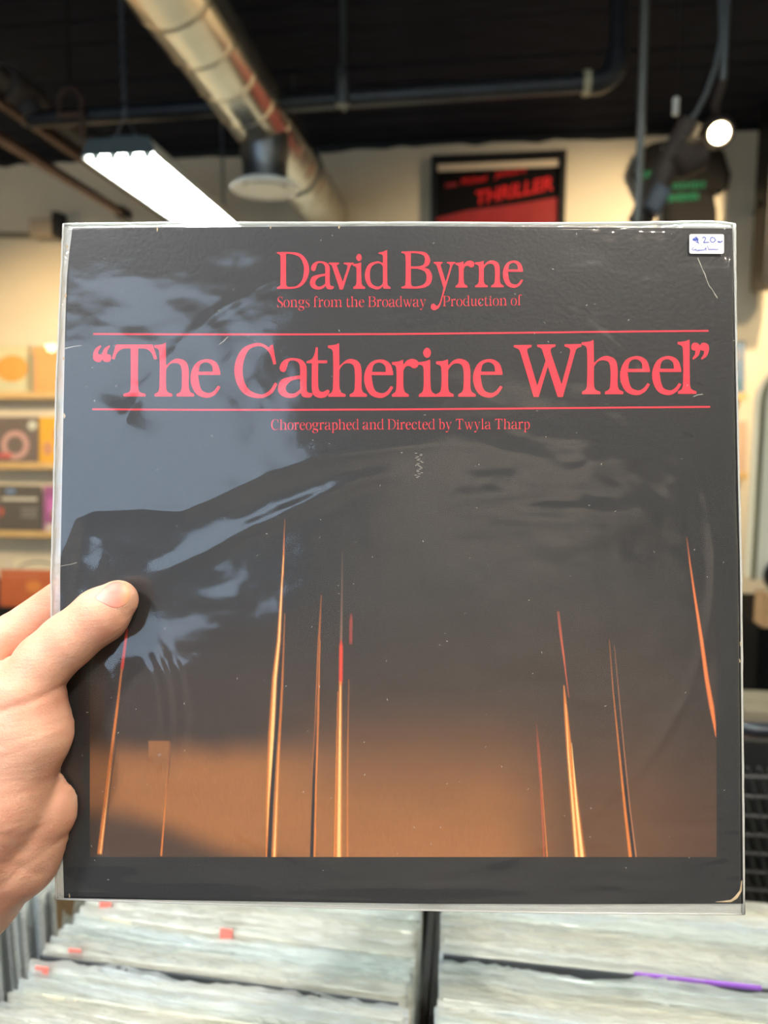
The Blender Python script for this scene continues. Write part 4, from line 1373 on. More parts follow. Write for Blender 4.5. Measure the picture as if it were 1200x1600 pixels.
# left band of glow
orange = linv((174, 110, 57))
brown = linv((96, 66, 44))
wl = 1 - sst(380, 560, X)
wm = sst(380, 560, X) * (1 - sst(750, 910, X))
wr = sst(750, 910, X)
nz = 1 + 0.07 * fbm(X / 200, Y / 60, 3)
low = 1310 - 40 * sst(150, 420, X) + 40 * sst(300, 430, X)
g_l = sst(1140, 1215, Y + 6 * fbm(X / 90, Y / 90, 9, 2)) * (1 - 0.9 * sst(-26, 30, Y - (1264 + 78 * sst(160, 430, X))))
patch = ((X > 232) & (X < 266) & (Y > 1158)).astype(float) * (1 - sst(1180, 1230, Y))
g_l = np.maximum(g_l, patch * 0.75)
g_m = sst(1060, 1330, Y) ** 1.1
g_r = 0.22 * sst(1080, 1330, Y)
wide = sst(880, 1140, Y) * 0.2
G = (wl * g_l * 0.74 + wm * (g_m * 0.76 + 0.0) + wr * g_r) * nz
C = C + (orange - BASE)[None, None] * np.clip(G, 0, 1)[..., None] + (brown - BASE) * (wide * (1 - np.clip(G, 0, 1)))[..., None] * 1.2
# right of the bright streak the brown fades to the edge
C = BASE + (C - BASE) * (1 - 0.35 * sst(980, 1110, X))[..., None]


def streak(pts, col, amt=1.0, soft=0.6):
    """pts: (x, y, width, strength)"""
    global C
    p = np.array(pts, float)
    p = p[np.argsort(p[:, 1])]
    xc = np.interp(gy, p[:, 1], p[:, 0])[:, None]
    wd = np.interp(gy, p[:, 1], p[:, 2])[:, None]
    st = np.interp(gy, p[:, 1], p[:, 3], left=0, right=0)[:, None]
    st = np.where((gy[:, None] < p[0, 1]) | (gy[:, None] > p[-1, 1]), 0, st)
    d = np.abs(X - xc) / (wd / 2)
    m_ = np.clip((1.25 - d) / soft, 0, 1) * st * amt
    C = C * (1 - m_[..., None]) + linv(col) * m_[..., None]


RED, ORG, PALE, DARK = (226, 62, 40), (222, 124, 50), (255, 206, 130), (26, 24, 30)
streak([(199, 980, 3, 0.3), (197, 995, 4, 1), (191, 1043, 5, 1), (190, 1048, 5, 0)], RED)
streak([(190.5, 1044, 3, 0.8), (182, 1115, 4, 0.8), (171, 1200, 5, 0.9), (156, 1333, 8, 1)], ORG)
streak([(189, 1120, 2, 0.4), (176, 1200, 2, 0.6), (161, 1333, 2, 0.6)], DARK)
streak([(173, 1200, 1.5, 0.3), (157, 1333, 2.5, 0.7)], PALE)
streak([(266, 1160, 2, 0.3), (262, 1210, 2, 0.5), (252, 1336, 3, 0.9)], ORG)
streak([(268, 1080, 2, 0.3), (264, 1200, 3, 0.5), (258, 1260, 2, 0.1)], DARK)
streak([(445, 810, 1.5, 0.15), (443, 870, 3, 0.8), (440, 930, 5, 0.9), (436, 1000, 7, 0.9), (429, 1060, 8, 1), (424, 1150, 10, 1), (419.5, 1250, 8, 1), (417, 1339, 4, 0.9)], ORG, soft=0.9)
streak([(443, 870, 1.5, 0.5), (436, 1000, 3.5, 0.9), (430, 1060, 4.5, 1), (424.5, 1170, 6, 1), (420, 1240, 3, 0.8), (417, 1310, 1.5, 0.3)], PALE, soft=0.9)
streak([(443, 900, 3, 0.6), (441, 1000, 5, 0.7), (435, 1100, 5, 0.9), (430, 1160, 5, 1), (424, 1260, 6, 1), (420.5, 1339, 7, 1)], DARK)
streak([(445, 960, 2, 0.3), (441, 1070, 4, 0.6), (435, 1180, 5, 0.8), (428.5, 1339, 8, 1)], ORG, soft=0.9)
streak([(436, 1160, 1.5, 0.2), (428.5, 1339, 3.5, 0.9)], PALE, soft=0.9)
streak([(502, 930, 2, 0.2), (498, 1010, 4, 0.5), (494, 1120, 4, 0.7), (490, 1200, 4, 0.6), (486, 1339, 2.5, 0.6)], ORG)
streak([(499, 1000, 2, 0.5), (495, 1100, 3, 0.7), (490.5, 1210, 4.5, 1), (487, 1339, 6, 1)], DARK)
streak([(500, 1000, 2, 0.4), (497, 1130, 3, 0.7), (494, 1220, 2.5, 0.8), (491.5, 1339, 3, 0.9)], ORG)
streak([(535, 860, 2, 0.1), (534, 940, 3, 0.35), (533, 1000, 4, 0.6)], (150, 110, 90))
streak([(533, 1000, 3, 0.4), (533, 1010, 6, 1), (532.5, 1064, 6.5, 1), (532, 1070, 5, 0)], RED, soft=0.9)
streak([(532, 1066, 5, 0.9), (531, 1160, 7, 1), (529, 1339, 11, 1)], ORG, soft=0.9)
streak([(532, 1072, 2, 0.7), (531, 1160, 3.5, 1), (529.5, 1339, 6, 1)], PALE, soft=0.9)
streak([(528, 1080, 2, 0.4), (526, 1160, 2, 0.6), (522.5, 1339, 2.5, 0.9)], ORG)
streak([(549, 958, 3, 0.2), (548.5, 970, 5, 0.5), (548, 1004, 5, 0.5), (548, 1008, 4, 0)], (190, 70, 60))
streak([(545, 1060, 2, 0.2), (543, 1200, 2.5, 0.5), (543, 1339, 3, 0.6)], ORG)
streak([(838, 1130, 2, 0.1), (842, 1180, 5, 0.55), (845, 1220, 4, 0.5), (850, 1339, 2.5, 0.6)], (196, 80, 52))
streak([(845, 1200, 1.5, 0.3), (855, 1339, 2.5, 0.7)], ORG)
streak([(872, 955, 4, 0.3), (876, 990, 4, 0.6), (880, 1020, 3, 0.8), (885, 1060, 2, 0.7), (889, 1090, 2, 0.3)], (206, 90, 60))
streak([(881, 1070, 2, 0.7), (884, 1110, 6, 0.95), (890, 1180, 9, 1), (898, 1260, 13, 1), (906.5, 1339, 17, 1)], ORG, soft=0.8)
streak([(884, 1100, 1.5, 0.4), (888, 1180, 2.5, 0.9), (895, 1260, 4, 1), (901, 1339, 5, 1)], PALE, soft=0.9)
streak([(893, 1160, 1.5, 0.5), (901, 1260, 4, 1), (909.5, 1339, 6, 1)], (255, 214, 140), soft=0.9)
streak([(955, 1000, 3, 0.2), (961, 1080, 5, 0.5), (971, 1180, 6, 0.8), (979, 1260, 7, 1), (988, 1339, 8, 1)], DARK)
streak([(952, 1000, 2, 0.2), (958, 1080, 2.5, 0.4), (968, 1180, 3.5, 0.7), (977, 1270, 5, 0.95), (985, 1339, 6, 1)], ORG, soft=0.9)
streak([(960, 1010, 2, 0.2), (974, 1160, 2, 0.5), (984, 1260, 2, 0.6), (994, 1339, 2.5, 0.8)], (190, 120, 80))
streak([(1073, 840, 2, 0.2), (1078, 880, 3, 0.6), (1086, 935, 4, 0.9), (1096, 1000, 6, 1), (1104, 1060, 7, 1), (1112, 1105, 8, 1), (1116, 1130, 5, 1), (1118.5, 1152, 2, 0.5)], (236, 122, 62), soft=0.9)
C *= (1 + 0.06 * RNG.standard_normal(X.shape))[..., None]
Up, Vp = px2uv_np(X, Y)
link_mesh('cover_picture', grid_mesh('cover_picture', Up, Vp, np.full_like(Up, 0.00006), np.clip(C, 0.001, 1)), vcol_mat('printed_photograph', 0.45, 0.35), album)

# ---- red lettering and rules
M_RED = mat('red_title_ink', (252, 48, 66), 0.5, spec=0.3)


def z1(x):
    return 140 + x / 3.75


def z2(x):
    return 440 + x / 3.3333


def z3(x):
    return 790 + x / 3.636


title = [('“', z1(21), z1(127), 619.4, 81), ('T', z1(131), z1(396), 619.5, 81), ('h', z1(380), z1(613), 619.5, 81), ('e', z1(592), z1(767), 619.6, 81), ('C', z1(849), z1(1100), 619.8, 81),
         ('a', z1(1105), z2(162), 620, 81), ('t', z2(130), z2(251), 620, 81), ('h', z2(242), z2(444), 620, 81), ('e', z2(430), z2(582), 620, 81), ('r', z2(575), z2(713), 620, 81), ('i', z2(713), z2(804), 620, 81), ('n', z2(805), z2(1011), 619.8, 81), ('e', z2(997), z2(1151), 619.5, 81),
         ('W', z3(47), z3(430), 617.5, 81), ('h', z3(432), z3(668), 616, 82), ('e', z3(650), z3(820), 615.6, 82), ('e', z3(832), z3(998), 615.5, 82), ('l', z3(977), z3(1083), 615.4, 82), ('”', z3(1054), z3(1155), 616.6, 82)]
lettering('title_lettering', title, M_RED, album)
d4 = lambda x: 420 + x / 6
d5 = lambda x: 610 + x / 5.4545
name_items = [('D', d4(77), d4(378), 451.3, 57.5), ('a', d4(387), d4(611), 451.3, 57.5), ('v', d4(563), d4(796), 451.3, 57.5), ('i', d4(790), d4(903), 451.3, 57.5), ('d', d4(902), d4(1141), 451.2, 57.5),
              ('B', d5(95), d5(355), 450.6, 57.4), ('Y', d5(345), d5(553), 450.2, 57.4), ('r', d5(556), d5(715), 449.4, 57.4), ('n', d5(722), d5(965), 449, 57.4), ('e', d5(958), d5(1130), 448.6, 57.4)]
lettering('name_lettering', name_items, M_RED, album)
lettering('subtitle_lettering', line_items('Songs from the Broadway', 433, 666, 480.3, 479.4, 16.6) + line_items('Production of', 691.5, 815.5, 478.9, 477.2, 16.6), M_RED, album, thin=0.30)
lettering('credit_lettering', line_items('Choreographed and Directed by Twyla Tharp', 423.5, 828, 671.8, 670.4, 16.4), M_RED, album, thin=0.30)
for pts in ([(146, 522), (300, 522.6), (460, 522.6), (620, 522), (800, 520.2), (960, 518.4), (1107, 517)], [(144.5, 639.6), (300, 640.4), (460, 640.4), (620, 639.8), (800, 638.4), (960, 637), (1109.5, 635.8)]):
    mb = MB()
    print_strip(mb, pts, 2.6, 0.00012)
    link_mesh('red_rule', mb.mesh('red_rule'), M_RED, album)

# ---- clear sleeve: a rumpled front film and a flat back film, welded along the edges
M_FILM = film_mat('clear_polythene', 0.03, rough=0.09, refl=1.3, tint=(0.95, 0.97, 1.0), bump=0.008, bscale=900, glossy_min=0.0, sss=0.2)
M_SEAM = film_mat('welded_polythene_seam', 0.8, rough=0.2, refl=1.5, tint=(0.95, 0.95, 0.92), glossy_min=0.05, sss=0.5)
THUMB = (196, 945)


def seg_dist(x, y, pts):
    """signed distance to a polyline (positive below/right of it) and position along it"""
    best = np.full(x.shape, 1e9)
    sg = np.zeros(x.shape)
    along = np.zeros(x.shape)
    L = 0
    for (x0, y0), (x1, y1) in zip(pts[:-1], pts[1:]):
        dx, dy = x1 - x0, y1 - y0
        l = math.hypot(dx, dy)
        tt = np.clip(((x - x0) * dx + (y - y0) * dy) / (l * l), 0, 1)
        d = np.hypot(x - x0 - tt * dx, y - y0 - tt * dy)
        s_ = np.sign(dx * (y - y0) - dy * (x - x0))
        m_ = d < best
        best = np.where(m_, d, best)
        sg = np.where(m_, s_, sg)
        along = np.where(m_, L + tt * l, along)
        L += l
    return best * sg, along / L


def film_height(x, y):
    """height of the film above the card in mm, by where it lies on the cover (photograph pixels)"""
    h = 1.5 + 0.55 * fbm(x / 260, y / 200, 11, 3) + 0.09 * fbm(x / 70, y / 45, 21, 3)
    # long fold from the far edge down past the thumb
    d, al = seg_dist(x, y, [(100, 870), (125, 812), (150, 800), (225, 796), (285, 800), (330, 782), (420, 742), (500, 716), (640, 700), (800, 690)])
    k = (1 - sst(0.55, 1.0, al))
    h += k * (2.3 * np.exp(-np.abs(d) / np.where(d < 0, 60, 24)))
    d, al = seg_dist(x, y, [(215, 915), (300, 872), (380, 830), (450, 800), (560, 750), (640, 735)])
    h += 1.1 * np.sin(np.pi * np.clip(al, 0, 1)) ** 0.7 * np.exp(-(d / 14) ** 2)
    # pinched flat under the thumb, with puckers below it
    r = np.hypot(x - THUMB[0], y - THUMB[1])
    h = h * (1 - 0.75 * np.exp(-(r / 75) ** 2))
    d, al = seg_dist(x, y, [(235, 1000), (262, 1060), (268, 1120), (262, 1170), (235, 1215), (180, 1255)])
    for off, am in ((0, 0.9), (-22, 0.6), (20, 0.7)):
        h += am * np.sin(np.pi * np.clip(al, 0.02, 0.98)) * np.exp(-((d - off) / 7.5) ** 2)
    # upright ripples by the held edge
    h += 0.5 * np.exp(-((x - 130) / 45) ** 2) * np.exp(-((y - 930) / 170) ** 2) * np.sin(x / 8.5 + y / 60)
    # patches that lie tight or stand off at the upper left
    for cx_, cy_, sx_, sy_, a_ in ((195, 655, 48, 34, 1.2), (205, 410, 40, 60, 0.7), (125, 720, 26, 50, 0.5), (170, 1347, 70, 15, 0.8), (300, 1375, 90, 14, 0.7), (640, 1385, 150, 10, 0.5)):
        h += a_ * np.exp(-((x - cx_) / sx_) ** 2 - ((y - cy_) / sy_) ** 2)
    # crinkles at the upper right corner and along the right side
    wr_ = sst(820, 1060, x) * (1 - sst(560, 900, y))
    h += wr_ * (0.55 * (1 - np.abs(fbm(x / 150, y / 85, 31, 3))) + 0.10 * np.abs(fbm(x / 34, y / 22, 37, 2)))
    wr_ = sst(760, 1000, x) * sst(980, 1120, y)
    h += wr_ * 0.22 * (1 - np.abs(fbm(x / 170, y / 40, 41, 3)))
    wr_ = sst(640, 800, x) * np.exp(-((y - 760) / 120) ** 2)
    h += wr_ * 0.8 * fbm(x / 170, y / 75, 51, 3)
    # ring worn by the disc inside
    rr_ = np.hypot(x - 628, y - 882)
    h += 0.28 * np.exp(-((rr_ - 486) / 9) ** 2) * (0.4 + 0.6 * sst(-0.2, 0.6, fbm(x / 90, y / 90, 61, 2)))
    # folded lip along the top
    h += 0.5 * np.exp(-((y - 368) / 8) ** 2) * sst(900, 960, x) * (1 + 0.8 * np.sin(x / 9) * np.sin(x / 23))
    g = sst(1050, 1074, x) * (1 - sst(1131, 1142, x)) * (1 - sst(400, 420, y))
    h = h * (1 - g) + 1.1 * g
    return np.clip(h, 0.35, 6)


nx, ny = 300, 300
s, t = np.meshgrid(np.linspace(0, 1, nx), np.linspace(0, 1, ny))
P = coons(SLEEVE['top'], SLEEVE['bottom'], SLEEVE['left'], SLEEVE['right'], s, t)
H = film_height(P[..., 0], P[..., 1])
edge = np.minimum.reduce([(P[..., 0] - 80) / 26, (1164 - P[..., 0]) / 16, (P[..., 1] - 346) / 16, (1428 - P[..., 1]) / 22])
edge = np.clip(np.minimum.reduce([s * (nx - 1) / 4, (1 - s) * (nx - 1) / 3, t * (ny - 1) / 3, (1 - t) * (ny - 1) / 4]), 0, 1)
edge = edge * edge * (3 - 2 * edge)
Z = (H * 0.001) * edge + (-0.0016) * (1 - edge)
Us, Vs = px2uv_np(P[..., 0], P[..., 1])
front = link_mesh('sleeve_front', grid_mesh('sleeve_front', Us, Vs, Z), M_FILM, album)
k = slice(None, None, 6)
Zb = -0.0016 * (1 - edge[k, k]) + (-0.0045) * edge[k, k]
link_mesh('sleeve_back', grid_mesh('sleeve_back', Us[k, k], Vs[k, k], Zb, flip=True), M_FILM, album)
# welded seams and the milky strip of film outside the card
for nm, pts, m_, w_ in (('sleeve_seam', SLEEVE['left'], M_SEAM, 0.0006), ('sleeve_seam', SLEEVE['right'], M_SEAM, 0.0009), ('sleeve_seam', SLEEVE['bottom'], M_SEAM, 0.0005), ('sleeve_seam', SLEEVE['top'], M_SEAM, 0.0006)):
    mb = MB()
    q = []
    for (xa, ya), (xb, yb) in zip(pts[:-1], pts[1:]):
        for i in range(10):
            q.append((xa + (xb - xa) * i / 10 + rr.uniform(-0.35, 0.35), ya + (yb - ya) * i / 10 + rr.uniform(-0.35, 0.35)))
    q.append(pts[-1])
    mb.tube([uvz(x, y, -0.0016) for x, y in q], w_, 8)
    link_mesh(nm, mb.mesh(nm), m_, album, smooth=True)
M_LIP = film_mat('milky_sleeve_margin', 0.8, rough=0.12, refl=1.6, tint=(0.95, 0.97, 0.97), bump=0.3, bscale=260, glossy_min=0.02, sss=0.65)
def margin(inner, outer, name):
    mb = MB()
    n = 60
    def ed(pts, q):
        pts = np.array(pts, float)
        L = np.r_[0, np.cumsum(np.hypot(*np.diff(pts, axis=0).T))]
        L /= L[-1]
        return np.interp(q, L, pts[:, 0]), np.interp(q, L, pts[:, 1])
    q = np.linspace(0, 1, n)
    (ix, iy), (ox, oy) = ed(inner, q), ed(outer, q)
    vs, fs = [], []
    for i in range(n):
        for j in range(4):
            f = j / 3
            vs.append(uvz(ix[i] * (1 - f) + ox[i] * f, iy[i] * (1 - f) + oy[i] * f, -0.0022 + 0.0004 * math.sin(i * 1.7 + j) * (1 if 0 < j < 3 else 0)))
    for i in range(n - 1):
        for j in range(3):
            k = i * 4 + j
            fs.append((k, k + 1, k + 5, k + 4))
    mb.add(vs, fs)
    link_mesh(name, mb.mesh(name), M_LIP, album, smooth=True)
margin(COVER['left'], SLEEVE['left'], 'sleeve_margin')
margin(COVER['bottom'], SLEEVE['bottom'], 'sleeve_margin')
margin(COVER['top'], SLEEVE['top'], 'sleeve_margin')
margin(COVER['right'], SLEEVE['right'], 'sleeve_margin')

# ---- hand-written price sticker on the sleeve
zs_ = 0.0014
rx0, ry0, rx1, ry1, rad = 1075.3, 367.6, 1129.2, 398.2, 3.2
poly = []
for cx_, cy_, a0 in ((rx1 - rad, ry1 - rad, 0), (rx0 + rad, ry1 - rad, 90), (rx0 + rad, ry0 + rad, 180), (rx1 - rad, ry0 + rad, 270)):
    for i in range(6):
        a_ = math.radians(a0 + i * 18)
        poly.append((cx_ + rad * math.cos(a_), cy_ + rad * math.sin(a_)))
mb = MB().prism(poly, lambda x, y, q: Vector(uvz(x, y + (x - 1100) * 0.004, zs_ - 0.0001 * q)), 1)
stk = link_mesh('price_sticker', mb.mesh('price_sticker'), mat('white_sticker_paper', (226, 216, 212), 0.7), album)
mb = MB()
ink = [[(88, 34), (84, 33), (80, 36.5), (84, 38), (88.5, 37), (88, 40.5), (85, 40)], [(85.5, 31.5), (87, 36), (89.5, 43)], [(82, 37.5), (88, 35)], [(80.5, 36.8), (84.5, 35), (89.8, 35.8)],
       [(95, 34), (97.5, 32.3), (100.3, 33.4), (100, 36), (97, 41), (101.5, 40.6), (106, 40.2)], [(109, 33), (107.5, 36.5), (109, 40), (112.5, 40.3), (116, 37.5), (114, 34), (110, 32.6), (108.6, 34)],
       [(119, 38.5), (120, 40.5), (121.5, 38.5), (122, 40.6), (123.5, 40.5), (125, 38.5)], [(119.5, 40), (123, 40.8), (127, 38.2)],
       [(82, 49.5), (80, 49.6), (79.3, 51.5), (81, 53), (84, 52)], [(84.5, 53.5), (83.8, 51.5), (85.8, 51.4), (86.2, 53.4), (87.4, 54.2), (89, 51.8), (89.4, 54), (91, 52), (91.5, 54), (93.2, 51.8), (94.2, 53.6), (96, 52), (97.5, 53), (99.6, 50.8), (101.2, 48.5), (100.5, 52.6), (102, 53.2)],
       [(103.2, 45.6), (104.4, 50), (105.6, 52.6), (107, 50.6), (108.4, 52.4), (110, 50.5), (111, 52.2), (112.6, 50.6), (113.6, 52.2), (115.2, 50.8), (116.4, 52.4), (118.4, 51.4), (120.4, 51.6)]]
for st in ink:
    pts = []
    for i in range(len(st) - 1):
        for q in range(4):
            f = q / 4
            pts.append((1000 + st[i][0] * (1 - f) + st[i + 1][0] * f, 340 + (st[i][1] * (1 - f) + st[i + 1][1] * f)))
    pts.append((1000 + st[-1][0], 340 + st[-1][1]))
    # points above are offsets in a 10x view of the corner: x from 1000, y from 340
    print_strip(mb, pts, 1.25 if st[0][1] < 45 else 0.9, zs_ + 0.00012)
ih = link_mesh('handwriting', mb.mesh('handwriting'), mat('blue_pen_ink', (44, 78, 176), 0.5), album)

# ------------------------------------------------------------------ the hand that holds the album
def HP(px, py, w_mm):
    u, v = px2uv(px, py, w_mm * 0.001)
    return np.array((u * 1000, v * 1000, w_mm))


def rcone(p, a, b, ra, rb):
    ab = b - a
    t = np.clip(((p - a) @ ab) / (ab @ ab), 0, 1)
    return np.linalg.norm(p - a - t[:, None] * ab, axis=1) - (ra + (rb - ra) * t)


def smin(a, b, k):
    h = np.clip(0.5 + 0.5 * (b - a) / k, 0, 1)
    return b + (a - b) * h - k * h * (1 - h)


# joints: pixel x, pixel y, millimetres towards the viewer from the card, radius in mm
TH = [(184, 938, 9.6, 9.2), (159, 960, 11.5, 12.2), (104, 1003, 14, 12.2), (70, 1034, 16, 12.6), (40, 1078, 18, 15.5)]
THEN = [(36, 1100, 17, 17.0), (43, 1144, 18, 17.6), (0, 1252, 18, 20.5), (-48, 1370, 12, 24)]
HEEL = [(52, 1264, 6, 19.6), (14, 1325, 5, 22.5), (-70, 1380, 2, 28)]
FOREARM = [(-66, 1384, 2, 28), (-200, 1520, 2, 31), (-460, 1790, 4, 40), (-560, 1890, 4, 40)]
IDX = [(-70, 1070, -6, 15), (20, 996, -13, 11.2), (118, 922, -15, 9.6), (205, 868, -14.2, 8.6), (262, 832, -12.6, 7.6)]
MID = [(-75, 1130, -10, 15), (60, 1060, -16, 11.0), (165, 1010, -15.4, 9.6), (255, 968, -14.6, 8.8), (318, 940, -12.6, 7.8)]
RNG_F = [(-70, 1200, -9, 15), (55, 1160, -16, 10.6), (160, 1120, -15, 9.4), (245, 1085, -14.2, 8.6), (300, 1062, -12.2, 7.6)]
PNK = [(-60, 1280, -6, 14), (50, 1252, -14, 9.4), (130, 1228, -13.4, 8.4), (195, 1204, -12.4, 7.6), (236, 1188, -11.4, 6.8)]
PALM = [[(-80, 1100, -4, 17), (-70, 1300, 0, 20)], [(-70, 1300, 0, 20), (-66, 1384, 2, 26)], [(-40, 1150, 0, 18), (-20, 1280, 2, 20)]]
WEB = [[(30, 1060, 10, 10), (-50, 1090, -4, 13)], [(36, 1110, 10, 13), (-50, 1150, -4, 15)]]


def chain(p, js, kk=2.0):
    d = None
    J = [(HP(x, y, w_), r) for x, y, w_, r in js]
    for (a, ra), (b, rb) in zip(J[:-1], J[1:]):
        q = rcone(p, a, b, ra, rb)
        d = q if d is None else smin(d, q, kk)
    return d


CREASES = [([(104, 1072), (70, 1085), (30, 1098), (-10, 1106)], 1.5, 0.9, 19), ([(108, 1130), (60, 1142), (0, 1160)], 1.3, 0.35, 30), ([(112, 1150), (60, 1160), (0, 1182)], 1.2, 0.3, 30),
           ([(0, 1008), (20, 1018), (34, 1022)], 1.4, 0.6, 12), ([(0, 1034), (20, 1034)], 1.2, 0.4, 12),
           ([(112, 958), (122, 972), (132, 990)], 1.0, 0.30, 25), ([(100, 966), (111, 982), (122, 1002)], 1.0, 0.35, 25), ([(90, 976), (100, 992), (110, 1012)], 1.0, 0.28, 25),
           ([(0, 1345), (20, 1362), (40, 1388)], 1.3, 0.5, 30), ([(60, 1300), (40, 1310), (10, 1296)], 1.3, 0.4, 30), ([(102, 1196), (86, 1238), (70, 1284), (48, 1318)], 2.2, 0.9, 16),
           ([(0, 1245), (40, 1236), (80, 1228)], 1.2, 0.25, 30), ([(10, 1380), (40, 1352), (76, 1330)], 1.4, 0.35, 24)]


def sdf(p):
    th = chain(p, TH, 3.0)
    then = chain(p, THEN, 7.0)
    d = smin(th, then, 6.0)
    heel = chain(p, HEEL, 8.0)
    d2 = smin(heel, chain(p, FOREARM, 6.0), 8.0)
    d = smin(d, d2, 2.2)
    for pl in PALM:
        d = smin(d, chain(p, pl, 5), 8.0)
    for wb in WEB:
        d = smin(d, chain(p, wb, 5), 7.0)
    for fg_ in (IDX, MID, RNG_F, PNK):
        d = smin(d, chain(p, fg_, 2.5), 2.2)
    # flat pad where the thumb presses on the film
    return d


def sdf_c(p):
    d = sdf(p)
    # pixel position of each point as seen on the card, for the skin folds
    pad = (2.2 - p[:, 2])
    inside = (p[:, 0] > HP(97, 1000, 0)[0]) & (p[:, 2] > -1)
    d = np.where(inside, np.maximum(d, pad * 0.98), d)
    back = (p[:, 2] + 4.8)
    ins2 = (p[:, 0] > HP(97, 1000, 0)[0]) & (p[:, 2] <= -1)
    d = np.where(ins2, np.maximum(d, back * 0.98), d)
    for pts, wd, dep, wz in CREASES:
        q = [HP(x, y, wz) for x, y in pts]
        best = None
        for a, b in zip(q[:-1], q[1:]):
            ab = (b - a)[:2]
            t = np.clip(((p[:, :2] - a[:2]) @ ab) / (ab @ ab), 0, 1)
            dd = np.linalg.norm(p[:, :2] - a[:2] - t[:, None] * ab, axis=1)
            best = dd if best is None else np.minimum(best, dd)
        d = d + dep * np.exp(-(best / wd) ** 2) * (p[:, 2] > 0)
    return d


def surface_nets(f, lo, hi, h):
    n = np.ceil((hi - lo) / h).astype(int) + 1
    ax = [lo[i] + h * np.arange(n[i]) for i in range(3)]
    V = np.empty(n, np.float32)
    for i, x in enumerate(ax[0]):
        yy, zz = np.meshgrid(ax[1], ax[2], indexing='ij')
        V[i] = f(np.stack([np.full(yy.size, x), yy.ravel(), zz.ravel()], 1)).reshape(yy.shape)
    In = V < 0
    c = [V[a:n[0] - 1 + a, b:n[1] - 1 + b, g:n[2] - 1 + g] for a in (0, 1) for b in (0, 1) for g in (0, 1)]
    cs = np.stack(c, 0)
    neg = (cs < 0).sum(0)
    act = (neg > 0) & (neg < 8)
    idx = np.full(act.shape, -1, np.int64)
    I = np.argwhere(act)
    idx[act] = np.arange(len(I))
    vals = cs[:, act]
    corner = np.array([(a, b, g) for a in (0, 1) for b in (0, 1) for g in (0, 1)], float)
    acc = np.zeros((len(I), 3))
    cnt = np.zeros(len(I))
    for a in range(8):
        for b in range(a + 1, 8):
            if np.abs(corner[a] - corner[b]).sum() != 1:
                continue
            va, vb = vals[a], vals[b]
            m_ = (va < 0) != (vb < 0)
            t = np.where(m_, va / np.where(m_, va - vb, 1), 0)
            acc += np.where(m_[:, None], corner[a] + t[:, None] * (corner[b] - corner[a]), 0)
            cnt += m_
    verts = lo + h * (I + acc / cnt[:, None])
    quads = []
    for axs in range(3):
        u, v = [(1, 2), (2, 0), (0, 1)][axs]
        sl0 = [slice(0, n[k] - 1) for k in range(3)]
        sl0[u] = slice(1, n[u] - 1)
        sl0[v] = slice(1, n[v] - 1)
        A = In[tuple(sl0)]
        sl1 = list(sl0)
        sl1[axs] = slice(1, n[axs])
        B = In[tuple(sl1)]
        E_ = np.argwhere(A != B)
        if not len(E_):
            continue
        off = np.zeros(3, int)
        off[u] = 1
        off[v] = 1
        E2 = E_ + off
        flip = A[tuple(E_.T)]
        du, dv = np.zeros(3, int), np.zeros(3, int)
        du[u] = 1
        dv[v] = 1
        q = np.stack([idx[tuple((E2 - du - dv).T)], idx[tuple((E2 - dv).T)], idx[tuple(E2.T)], idx[tuple((E2 - du).T)]], 1)
        q[~flip] = q[~flip][:, ::-1]
        quads.append(q)
    return verts, np.concatenate(quads)


lo = np.array((HP(-480, 1820, 0)[0], HP(0, 1830, 0)[1], -34.0))
hi = np.array((HP(352, 0, 0)[0], HP(0, 780, 0)[1], 48.0))
verts, quads = surface_nets(sdf_c, lo, hi, 1.25)
M_SKIN = bpy.data.materials.new('skin')
M_SKIN.use_nodes = True
nt = M_SKIN.node_tree
b = nt.nodes['Principled BSDF']
tc = nt.nodes.new('ShaderNodeTexCoord')
n1 = nt.nodes.new('ShaderNodeTexNoise')
n1.inputs['Scale'].default_value = 45
n1.inputs['Detail'].default_value = 5
nt.links.new(tc.outputs['Object'], n1.inputs['Vector'])
rp = nt.nodes.new('ShaderNodeValToRGB')
rp.color_ramp.elements[0].position, rp.color_ramp.elements[1].position = 0.3, 0.7
rp.color_ramp.elements[0].color = (*lin((206, 146, 122)), 1)
rp.color_ramp.elements[1].color = (*lin((224, 174, 149)), 1)
nt.links.new(n1.outputs['Fac'], rp.inputs['Fac'])
nt.links.new(rp.outputs['Color'], b.inputs['Base Color'])
b.inputs['Roughness'].default_value = 0.5
b.inputs['Specular IOR Level'].default_value = 0.35
b.inputs['Subsurface Weight'].default_value = 0.35
b.inputs['Subsurface Radius'].default_value = (1.0, 0.35, 0.2)
b.inputs['Subsurface Scale'].default_value = 0.005
n2 = nt.nodes.new('ShaderNodeTexVoronoi')
n2.inputs['Scale'].default_value = 1100
n3 = nt.nodes.new('ShaderNodeTexNoise')
n3.inputs['Scale'].default_value = 260
n3.inputs['Detail'].default_value = 4
mp = nt.nodes.new('ShaderNodeMapping')
mp.inputs['Rotation'].default_value = (0, 0, 0.3)
mp.inputs['Scale'].default_value = (0.35, 1.6, 1)
nt.links.new(tc.outputs['Object'], mp.inputs['Vector'])
nt.links.new(mp.outputs['Vector'], n3.inputs['Vector'])
nt.links.new(tc.outputs['Object'], n2.inputs['Vector'])
ad = nt.nodes.new('ShaderNodeMath')
ad.operation = 'MULTIPLY_ADD'
ad.inputs[1].default_value = 0.35
nt.links.new(n2.outputs['Distance'], ad.inputs[0])
nt.links.new(n3.outputs['Fac'], ad.inputs[2])
bp = nt.nodes.new('ShaderNodeBump')
bp.inputs['Strength'].default_value = 0.3
bp.inputs['Distance'].default_value = 0.0012
nt.links.new(ad.outputs[0], bp.inputs['Height'])
